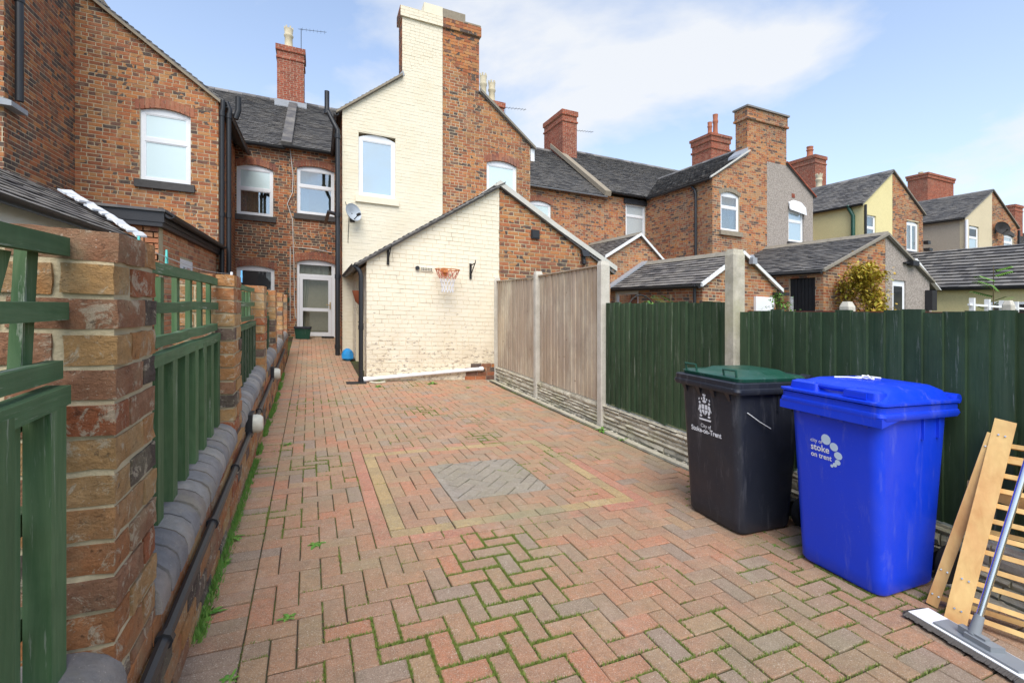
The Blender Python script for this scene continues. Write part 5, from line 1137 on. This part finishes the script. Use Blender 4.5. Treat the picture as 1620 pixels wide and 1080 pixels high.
def wheelie_bin(x0, y0, y1, body, lid, label, blue):
    """front of the bin faces -X, hinge and wheels at the fence"""
    D = .70; x1 = x0+D; cy = (y0+y1)/2; hy = (y1-y0)/2-.03; e = empty('wheelie_bin', ((x0+x1)/2, cy, 0), label, 'wheelie bin', 'wheelie bins')
    def sec(z, grow=0):
        k = z/.93; xa = x0+.095-.06*k-grow; xb = x0+.56+.10*k+grow; h = hy-.028+.018*k+grow; return (xa, xb, h)
    m = MB(); rings = []
    for z in (.012, .03, .10, .3, .5, .7, .86, .93):
        xa, xb, h = sec(z); s = .965 if z < .02 else 1; rings.append(rring((xa+xb)/2, cy, (xb-xa)/2*s, h*s, .055, z, 6))
    m.loft(rings); m.o('body', M[body], e, True)
    # recessed wheel arches are dark boxes behind; moulded gussets under the rim
    g = MB()
    for i in range(4):
        y = y0+.10+(y1-y0-.2)*i/3
        xa = sec(.9)[0]; g.prism([(xa+.004, y-.008, .86), (xa+.004, y+.008, .86), (xa-.03, y+.02, .925), (xa-.03, y-.02, .925)], (.02, 0, .0))
    for i in range(2):
        x = x0+.40+.14*i; yy = cy-sec(.9)[2]; g.box(x-.006, x+.006, yy-.012, yy+.004, .80, .92)
        g.box(x-.006, x+.006, 2*cy-yy-.004, 2*cy-yy+.012, .80, .92)
    g.o('rib', M[body], e)
    rim = MB(); hw = (y1-y0)/2; hx = D/2; cx = (x0+x1)/2
    rim.loft([rring(cx, cy, hx-.03, hw-.03, .05, .912, 4), rring(cx, cy, hx-.008, hw-.008, .035, .916, 4), rring(cx, cy, hx, hw, .035, .935, 4), rring(cx, cy, hx-.004, hw-.004, .035, .952, 4), rring(cx, cy, hx-.008, hw-.008, .035, .955, 4), rring(cx, cy, hx-.008, hw-.008, .035, .985, 4), rring(cx, cy, hx-.02, hw-.02, .03, .99, 4)])
    if blue: rim.prism([(x0+.004, y0+.008, .885), (x0+.20, y0+.008, .93), (x0+.004, y0+.008, .93)], (0, y1-y0-.016, 0))
    rim.o('rim', M[body], e, True)
    l = MB(); z = .992
    if blue:
        l.loft([rring(cx, cy, hx+.002, hw+.002, .04, z, 5), rring(cx, cy, hx+.002, hw+.002, .04, z+.012, 5), rring(cx+.01, cy, hx-.035, hw-.035, .05, z+.018, 5), rring(cx+.03, cy, hx-.07, hw-.05, .06, z+.055, 5), rring(cx+.05, cy, hx-.12, hw-.09, .07, z+.078, 5), rring(cx+.06, cy, hx-.2, hw-.16, .08, z+.084, 5)])
        for sgn in (-1, 1): l.loft([rring(x0+.085, cy+sgn*(hw-.13), .055, .085, .02, z+.01), rring(x0+.085, cy+sgn*(hw-.13), .05, .08, .02, z+.055), rring(x0+.095, cy+sgn*(hw-.13), .035, .065, .02, z+.064)])
        l = l.o('lid', M[lid], e, True)
        h = MB(); h.box(x0+.022, x0+.028, y0+.09, y0+.20, z+.02, z+.05); h.o('grip', M['plastic_blue'], l); h = MB(); h.tube([(x0+.07, y0+.16, z+.052), (x0+.05, cy, z+.05), (x0+.07, y1-.16, z+.052)], .016, 8); h.o('handle', M[lid], l, True)
    else:
        l.loft([rring(cx+.015, cy, hx-.04, hw-.03, .05, z, 5), rring(cx+.015, cy, hx-.035, hw-.025, .05, z+.02, 5), rring(cx+.02, cy, hx-.05, hw-.04, .05, z+.032, 5), rring(cx+.04, cy, hx-.12, hw-.10, .06, z+.036, 5), rring(cx+.05, cy, hx-.16, hw-.14, .06, z+.058, 5), rring(cx+.05, cy, hx-.2, hw-.18, .06, z+.062, 5)])
        l = l.o('lid', M[lid], e, True)
        for yy in (y0+.12, y1-.12):
            h = MB(); h.tube([(x0+.07, yy-.05, z+.02), (x0+.06, yy-.05, z+.07), (x0+.06, yy+.05, z+.07), (x0+.07, yy+.05, z+.02)], .008, 6); h.o('handle', M['plastic_green'], l, True)
    h = MB(); h.tube([(x1-.005, y0+.02, z+.015), (x1-.005, y1-.02, z+.015)], .018, 8)
    for yy in (y0+.05, cy, y1-.05): h.tube([(x1-.005, yy-.035, z+.015), (x1-.005, yy+.035, z+.015)], .026, 8); h.box(x1-.05, x1-.005, yy-.02, yy+.02, z-.03, z+.02)
    h.o('hinge', M[body if not blue else lid], e, True)
    for yy in (y0+.015, y1-.065):
        w = MB(); w.lathe((0, 0, 0), [(.05, 0), (.09, .0), (.1, .008), (.1, .042), (.09, .05), (.05, .05)], 18); w.v = [(x1-.05+a, yy+c, .1+b) for a, b, c in w.v]; w.o('wheel', M['rubber'], e, True)
    w = MB(); w.tube([(x1-.05, y0+.03, .1), (x1-.05, y1-.03, .1)], .012, 6); w.box(x0+.58, x1-.03, cy-.2, cy+.2, .06, .16); w.o('axle', M['black_pvc'], e)
    # print on the front
    def on(y, z): xa = sec(z)[0]; return Vector((xa-.0022, y, z))
    def put_text(b, s, yl, zb, size, bold=0, squeeze=1):
        v, f = text_geo(s, bold); b.add([on(yl - p[0]*size*squeeze, zb + p[1]*size) for p in v], f)
    def ell(b, y, z, ry, rz, n=14, rot=0): b.add([on(y + ry*math.cos(a)*math.cos(rot) - rz*math.sin(a)*math.sin(rot), z + ry*math.cos(a)*math.sin(rot) + rz*math.sin(a)*math.cos(rot)) for a in [2*math.pi*i/n for i in range(n)]], [tuple(range(n))])
    return e, on, put_text, ell
e, on, put_text, ell = wheelie_bin(2.53, 1.405, 1.965, 'plastic_blue', 'plastic_blue', 'bright blue wheelie bin with white council print, nearest the camera', True)
b = MB(); put_text(b, 'city of', 1.80, .722, .030, .006, .9); put_text(b, 'stoke', 1.80, .678, .052, .02, .9); put_text(b, 'on trent', 1.80, .640, .040, .02, .85); b.o('lettering', M['print_white'], e)
b = MB()
for y, z, ry, rz in ((1.712, .752, .026, .029), (1.670, .722, .022, .023), (1.649, .680, .0215, .021), (1.653, .643, .015, .0145), (1.669, .625, .011, .0115), (1.685, .615, .008, .0085)): ell(b, y, z, ry, rz)
b.o('emblem', M['print_pale'], e)
e, on, put_text, ell = wheelie_bin(2.40, 2.14, 2.72, 'plastic_black', 'plastic_green', 'black wheelie bin with dark green lid and white crest', False)
b = MB(); put_text(b, 'City of', 2.495, .640, .036, .008, .9); put_text(b, 'Stoke-on-Trent', 2.585, .602, .047, .03, .9); b.o('lettering', M['print_white'], e)
b = MB(); cyy = 2.452
def poly(pts): b.add([on(cyy + p[0], p[1]) for p in pts], [tuple(range(len(pts)))])
poly([(-.05, .690), (.05, .690), (.055, .702), (-.055, .702)]); sh = [(-.026, .80), (.026, .80), (.026, .755), (.0, .722), (-.026, .755)]
for a, c in (((-.003, .80), (-.026, .80)), ((.026, .80), (.003, .80))): pass
poly([(-.026, .80), (-.003, .80), (-.003, .768), (-.026, .768)]); poly([(.003, .80), (.026, .80), (.026, .768), (.003, .768)]); poly([(-.026, .763), (-.003, .763), (-.003, .726), (-.026, .752)]); poly([(.003, .763), (.026, .763), (.026, .752), (.003, .726)])
for sg in (-1, 1):
    for y, z, r1, r2, ro in ((.042, .81, .009, .009, 0), (.041, .78, .011, .018, .2), (.038, .748, .009, .018, -.3), (.036, .72, .012, .008, 0), (.052, .765, .004, .016, .4), (.022, .838, .006, .008, 0), (.046, .834, .005, .009, .3)): ell(b, cyy+sg*y, z, r1, r2, 9, sg*ro)
ell(b, cyy, .822, .018, .011, 12); ell(b, cyy, .845, .010, .012, 10); poly([(-.012, .858), (.012, .858), (.016, .874), (.006, .866), (.0, .878), (-.006, .866), (-.016, .874)])
b.o('crest', M['print_white'], e)
b = MB(); b.tube([(2.52, 2.172, .80), (2.62, 2.168, .74), (2.72, 2.166, .69)], .003, 5); b.o('scratch', M['print_white'], e)
# cords left on the blue lid
m = MB(); rr = random.Random(2); pts = []
for i in range(16): a = i*.7; pts.append((2.95+.09*math.cos(a)*rr.uniform(.6, 1), 1.70+.06*math.sin(a*1.3)*rr.uniform(.6, 1)+.002*i, 1.081+.004*(i % 3)))
m.tube(pts, .005, 5); m.tube([(2.78, 1.80, 1.078), (2.83, 1.76, 1.082), (2.90, 1.70, 1.082)], .005, 5); m.o('rope', M['cloth_white'], None, True, 'loose white cord lying on the blue bin lid', 'rope')
# ---------------------------------------------------------------- leaning slatted frames and mop
def slat_frame(label, A, B, T, nsl, sw, st):
    """ladder-like frame: stringers at A and B (feet), tops A+T and B+T, slats between"""
    e = empty('slatted_frame', A, label, 'slatted frame', 'wooden slatted frames leaning on the fence'); A, B, T = Vector(A), Vector(B), Vector(T); nn = T.cross(B-A).normalized()
    for p in (A, B):
        m = MB(); m.bar(p, p+T, .028, sw, nn.cross(T).normalized()); m.o('stringer', M['new_wood'], e)
        q = MB()
        for f in (.06, .2, .92):
            for s in (-.012, .012): c = p+T*f+nn*.0165*(-1 if nn.x > 0 else 1)+nn.cross(T).normalized()*s; q.tube([c, c-nn*.004*(1 if nn.x > 0 else -1)], .004, 6)
        q.o('screw', M['steel'], e)
    for i in range(nsl):
        f = .05+.83*i/(nsl-1); m = MB(); off = nn*.016*(1 if nn.x > 0 else -1); m.bar(A+T*f-(B-A)*.02+off, B+T*f+(B-A)*.04+off, .022, .022, T.normalized()); m.o('slat', M['new_wood'], e)
slat_frame('pale new timber slatted frame leaning on the green fence at the right edge', (2.78, 1.24, .0), (3.02, .62, .0), (.43, -.012, .93), 12, .078, .03)
slat_frame('second timber slatted frame leaning behind the first one beside the blue bin', (2.84, 1.36, .0), (3.12, .80, .0), (.33, -.10, .86), 3, .045, .03)
m = MB(); m.bar((3.17, 1.36, .56), (3.20, .6, .52), .02, .06); m.o('timber_board', M['new_wood'], None, False, 'loose timber board standing crosswise behind the slatted frames', 'board')
e = empty('floor_mop', (2.63, 1.13, 0), 'flat floor mop with dark fringe, grey plate and steel handle', 'mop')
a, c = Vector((2.665, 1.335, .03)), Vector((2.60, .86, .03)); dv = (c-a).normalized(); sv = Vector((-dv.y, dv.x, 0)); sv = sv if sv.x > 0 else -sv
def mq(u, v, z): p = a + (c-a)*u + sv*v; return (p.x, p.y, z)
m = MB(); m.prism([mq(0, -.055, .012), mq(1, -.055, .012), mq(1, .075, .012), mq(0, .075, .012)], (0, 0, .016)); m.o('mop_cloth', M['cloth_white'], e)
m = MB(); m.prism([mq(.2, -.04, .028), mq(.83, -.04, .028), mq(.86, .03, .028), mq(.8, .055, .028), mq(.2, .055, .028)], (0, 0, .010)); m.prism([mq(.42, -.02, .038), mq(.62, -.02, .038), mq(.66, .035, .038), mq(.42, .03, .038)], (0, 0, .022)); m.o('plate', M['mop_grey'], e)
m = MB(); rr = random.Random(6)
for i in range(64):
    u = i/63; p = mq(u, -.052, .02); q = mq(u+rr.uniform(-.008, .008), -.078-rr.uniform(0, .012), .012); r_ = mq(u+rr.uniform(-.01, .01), -.065, .004); m.tube([p, q, r_], .0068, 5)
for i in range(18):
    v = -.05+.12*i/17
    for u, d in ((0, -.03), (1, .03)): m.tube([mq(u, v, .02), mq(u+d*1.5, v+rr.uniform(-.004, .004), .012), mq(u+d, v, .004)], .0055, 5)
for i in range(64):
    u = i/63; p = mq(u, .07, .02); q = mq(u+rr.uniform(-.008, .008), .098, .008); m.tube([p, q], .0055, 5)
m.o('fringe', M['mop_fringe'], e)
hb_ = Vector(mq(.46, .01, .055)); ht = Vector((3.17, 1.02, 1.32)); d = (ht-hb_).normalized(); m = MB(); m.tube([hb_, hb_+d*.09], [.022, .017], 10); m.bar(hb_-dv*.05, hb_+dv*.05, .03, .03); m.o('joint', M['mop_grey'], e, True); m = MB(); m.tube([hb_+d*.08, ht], .0125, 12); m.o('handle', M['steel'], e, True)
# ---------------------------------------------------------------- small things in the passage
e = empty('recycling_box', (-.42, 15.2, gz(15.2)), 'dark green plastic box with black lid beside the back door', 'box')
m = MB(); z = gz(15.2); m.loft([rring(-.42, 15.2, .19, .14, .03, z), rring(-.42, 15.2, .22, .17, .03, z+.30)]); m.o('tub', M['plastic_green'], e, True); m = MB(); m.loft([rring(-.42, 15.2, .24, .19, .03, z+.30), rring(-.42, 15.2, .24, .19, .03, z+.35)]); m.o('lid', M['plastic_black'], e, True)
m = MB(); m.lathe((-.86, 15.45, 1.35), [(.05, 0), (.08, .06), (.08, .14), (.03, .2)], 8); m.tube([(-.86, 15.5, 1.5), (-.86, 15.66, 1.8)], .012, 5); m.o('tap_cover', M['plastic_green'], None, True, 'small dark green fitting fixed to the wall left of the back door', 'fitting')
m = MB(); m.box(.1, .45, 15.35, 15.5, gz(15.4), gz(15.4)+.05); m.o('boot_scraper', M['iron'], None, False, 'low black scraper lying below the back door step', 'scraper')
# ---------------------------------------------------------------- plants
def leaf(b, p, d, L, w, droop=.3, fold=0):
    p, d = Vector(p), Vector(d).normalized(); s = d.cross(Vector((0, 0, 1))); s = s.normalized() if s.length > .01 else Vector((1, 0, 0)); pts = []
    for i, k in ((0, .15), (.4, 1), (.75, .75), (1, .02)):
        c = p + d*L*i - Vector((0, 0, droop*L*i*i)); pts.append((c - s*w*k/2, c + s*w*k/2))
    k = len(b.v)
    for a, c in pts: b.v += [tuple(a), tuple(c)]
    for i in range(3): b.f.append((k+2*i, k+2*i+1, k+2*i+3, k+2*i+2))
def rosette(name, x, y, r, n, lab, seed, z=None, up=.5, mat='weed', cat='weed'):
    rr = random.Random(seed); b = MB(); z = gz(y) if z is None else z
    for i in range(n):
        a = rr.uniform(0, 6.283); u = rr.uniform(.1, up+.4); leaf(b, (x+rr.uniform(-.01, .01), y+rr.uniform(-.01, .01), z), (math.cos(a), math.sin(a), u), r*rr.uniform(.5, 1.1), r*rr.uniform(.16, .3), rr.uniform(.3, .8))
    return b.o(name, M[mat], None, False, lab, cat, 'weeds')
WL = [(-.455, 2.42, .085, 22, 'leafy weed rosette at the foot of the low wall, nearest the camera'), (-.46, 2.85, .07, 18, 'leafy weed at the wall foot, second from the camera'), (-.47, 3.15, .09, 20, 'spreading dandelion weed at the wall foot below the third coping stretch'), (-.50, 4.35, .06, 14, 'small weed under the nearer wall lamp'), (-.56, 6.0, .09, 18, 'light green weed at the wall foot beyond the nearer lamp'), (-.60, 8.0, .07, 14, 'small weed at the wall foot near the passage'),
      (-.01, 2.92, .06, 26, 'small spiky weed tuft in the pavers left of the square'), (-.12, 2.28, .05, 20, 'tiny weed tuft in the near left paver joint'), (-.27, 5.05, .08, 16, 'low weed lying across the border pavers'), (.95, 8.2, .12, 26, 'patch of weed before the outhouse corner'), (1.9, 8.35, .16, 34, 'wider weed patch in front of the cream wall'), (2.45, 7.9, .08, 16, 'small weed patch near the far grey panel'),
      (3.16, 4.75, .13, 26, 'broad leaved weed at the foot of the concrete post'), (3.15, 4.35, .10, 22, 'low leafy weed along the gravel board'), (2.88, 2.02, .06, 12, 'seedling between the two wheelie bins'), (2.62, 2.06, .05, 9, 'tiny seedling in front of the black bin wheel'), (1.02, 8.62, .12, 14, 'small leafy plant behind the white pipe'), (-.30, 1.98, .05, 12, 'flat weed in the border joint at the bottom left')]
for i, (x, y, r, n_, lab) in enumerate(WL): rosette('weed', x, y, r, n_, lab, 200+i)
# grass fringe along the wall foot
b = MB(); rr = random.Random(77)
for i in range(5200):
    y = 1.2 + 8.5*rr.random()**1.7; d = noise.noise(Vector((y*2.2, 0, 3)))
    if d < -.15: continue
    x = XW(y)+.012+abs(rr.gauss(0, .016)); h = rr.uniform(.012, .045)*(1 if y < 5 else 1.4); a = rr.uniform(0, 6.283); w = .003 if y < 4 else .006; k = len(b.v)
    b.v += [(x-w, y, gz(y)-.01), (x+w, y+w, gz(y)-.01), (x+.02*math.cos(a), y+.02*math.sin(a), gz(y)+h)]; b.f.append((k, k+1, k+2))
b.o('grass', M['weed'], label='fringe of grass along the foot of the garden wall', cat='grass', kind='stuff')
def shrub(name, x, y, z0, h, r, n, mat, lab, seed, lsz=.09, cat='shrub'):
    rr = random.Random(seed); e = empty(name, (x, y, z0), lab, cat); b = MB(); s = MB(); k = 0
    s.tube([(x, y, z0), (x+.05, y, z0+h*.5), (x, y, z0+h*.85)], [.035, .02, .008], 6)
    cl = []
    for i in range(26):
        a = rr.uniform(0, 6.283); f = rr.uniform(.25, 1); q = r*rr.uniform(.2, 1)*(1-.45*abs(f-.5)); c = Vector((x+math.cos(a)*q, y+math.sin(a)*q, z0+h*f)); cl.append(c); s.tube([(x, y, z0+h*f*.5), tuple(c)], [.012, .004], 5)
    for i in range(n):
        c = rr.choice(cl); p = c + Vector((rr.gauss(0, r*.2), rr.gauss(0, r*.2), rr.gauss(0, h*.07))); leaf(b, p, (rr.gauss(0, 1), rr.gauss(0, 1), rr.gauss(.1, .6)), lsz*rr.uniform(.6, 1.3), lsz*.5, .2)
    s.o('trunk', M['stem'], e); b.o('crown', M[mat], e)
shrub('garden_shrub', 13.1, 7.55, .6, 2.15, .62, 5200, 'leaf_yellow', 'yellow green shrub in front of the roughcast and brick outhouse', 301, .11)
shrub('climbing_plant', 10.35, 8.0, .9, 1.15, .32, 380, 'leaf', 'wispy green climber beside the white door behind the fence', 302, .08, 'plant')
def sapling(x, y, z0, h, lab, seed, n=9):
    rr = random.Random(seed); e = empty('sapling', (x, y, z0), lab, 'sapling'); s = MB(); b = MB(); s.tube([(x, y, z0), (x+.03, y, z0+h)], [.02, .006], 6)
    for i in range(n):
        f = .35+.65*i/n; a = rr.uniform(0, 6.283); L = .55*(1.1-f*.6); d = Vector((math.cos(a), math.sin(a), .35)); p = Vector((x+.03*f, y, z0+h*f)); s.tube([tuple(p), tuple(p+d*L)], [.006, .003], 4)
        for j in range(9):
            c = p+d*L*(j+1)/9
            for sg in (-1, 1): leaf(b, c, Vector((-d.y*sg+.3*d.x, d.x*sg+.3*d.y, .1)), .16, .05, .4)
    s.o('trunk', M['stem'], e); b.o('crown', M['leaf'], e)
sapling(16.6, 6.6, .8, 2.3, 'thin feathery sapling in front of the long dark roof', 303, 11); sapling(5.15, 5.9, .8, .95, 'small bright green sprig just above the green fence', 304, 5)
m = MB(); m.tube([(4.6+.28*math.cos(a), 5.9, 1.35+.36*math.sin(a)) for a in [math.pi*i/10 for i in range(11)]], .012, 5); m.o('garden_hoop', M['iron'], None, False, 'thin wire plant hoop showing above the green fence', 'hoop')
# neighbours' boundary posts beyond the fence
for i, (x, y, lab) in enumerate(((6.6, 4.1, 'small rounded concrete post top beyond the dark green fence'), (11.6, 4.4, 'rounded concrete post top beyond the fence near the right edge'))):
    m = MB(); m.loft([rring(x, y, .07, .07, .02, -.1), rring(x, y, .07, .07, .02, 1.62 if i == 0 else 1.85), rring(x, y, .045, .045, .02, 1.69 if i == 0 else 1.93)]); m.o('boundary_post', M['concrete'], None, False, lab, 'post')
e = empty('picket_fence', (14, 5.2, 0), 'low white topped picket fence far beyond the right fence', 'fence'); m = MB()
m.box(12.2, 19.5, 5.2, 5.24, 1.86, 1.9); m.o('rail', M['white_paint'], e)
for i in range(13): q = MB(); q.box(12.3+i*.58, 12.36+i*.58, 5.18, 5.26, .2, 2.02); q.o('picket', M['white_paint'], e)
#@@@
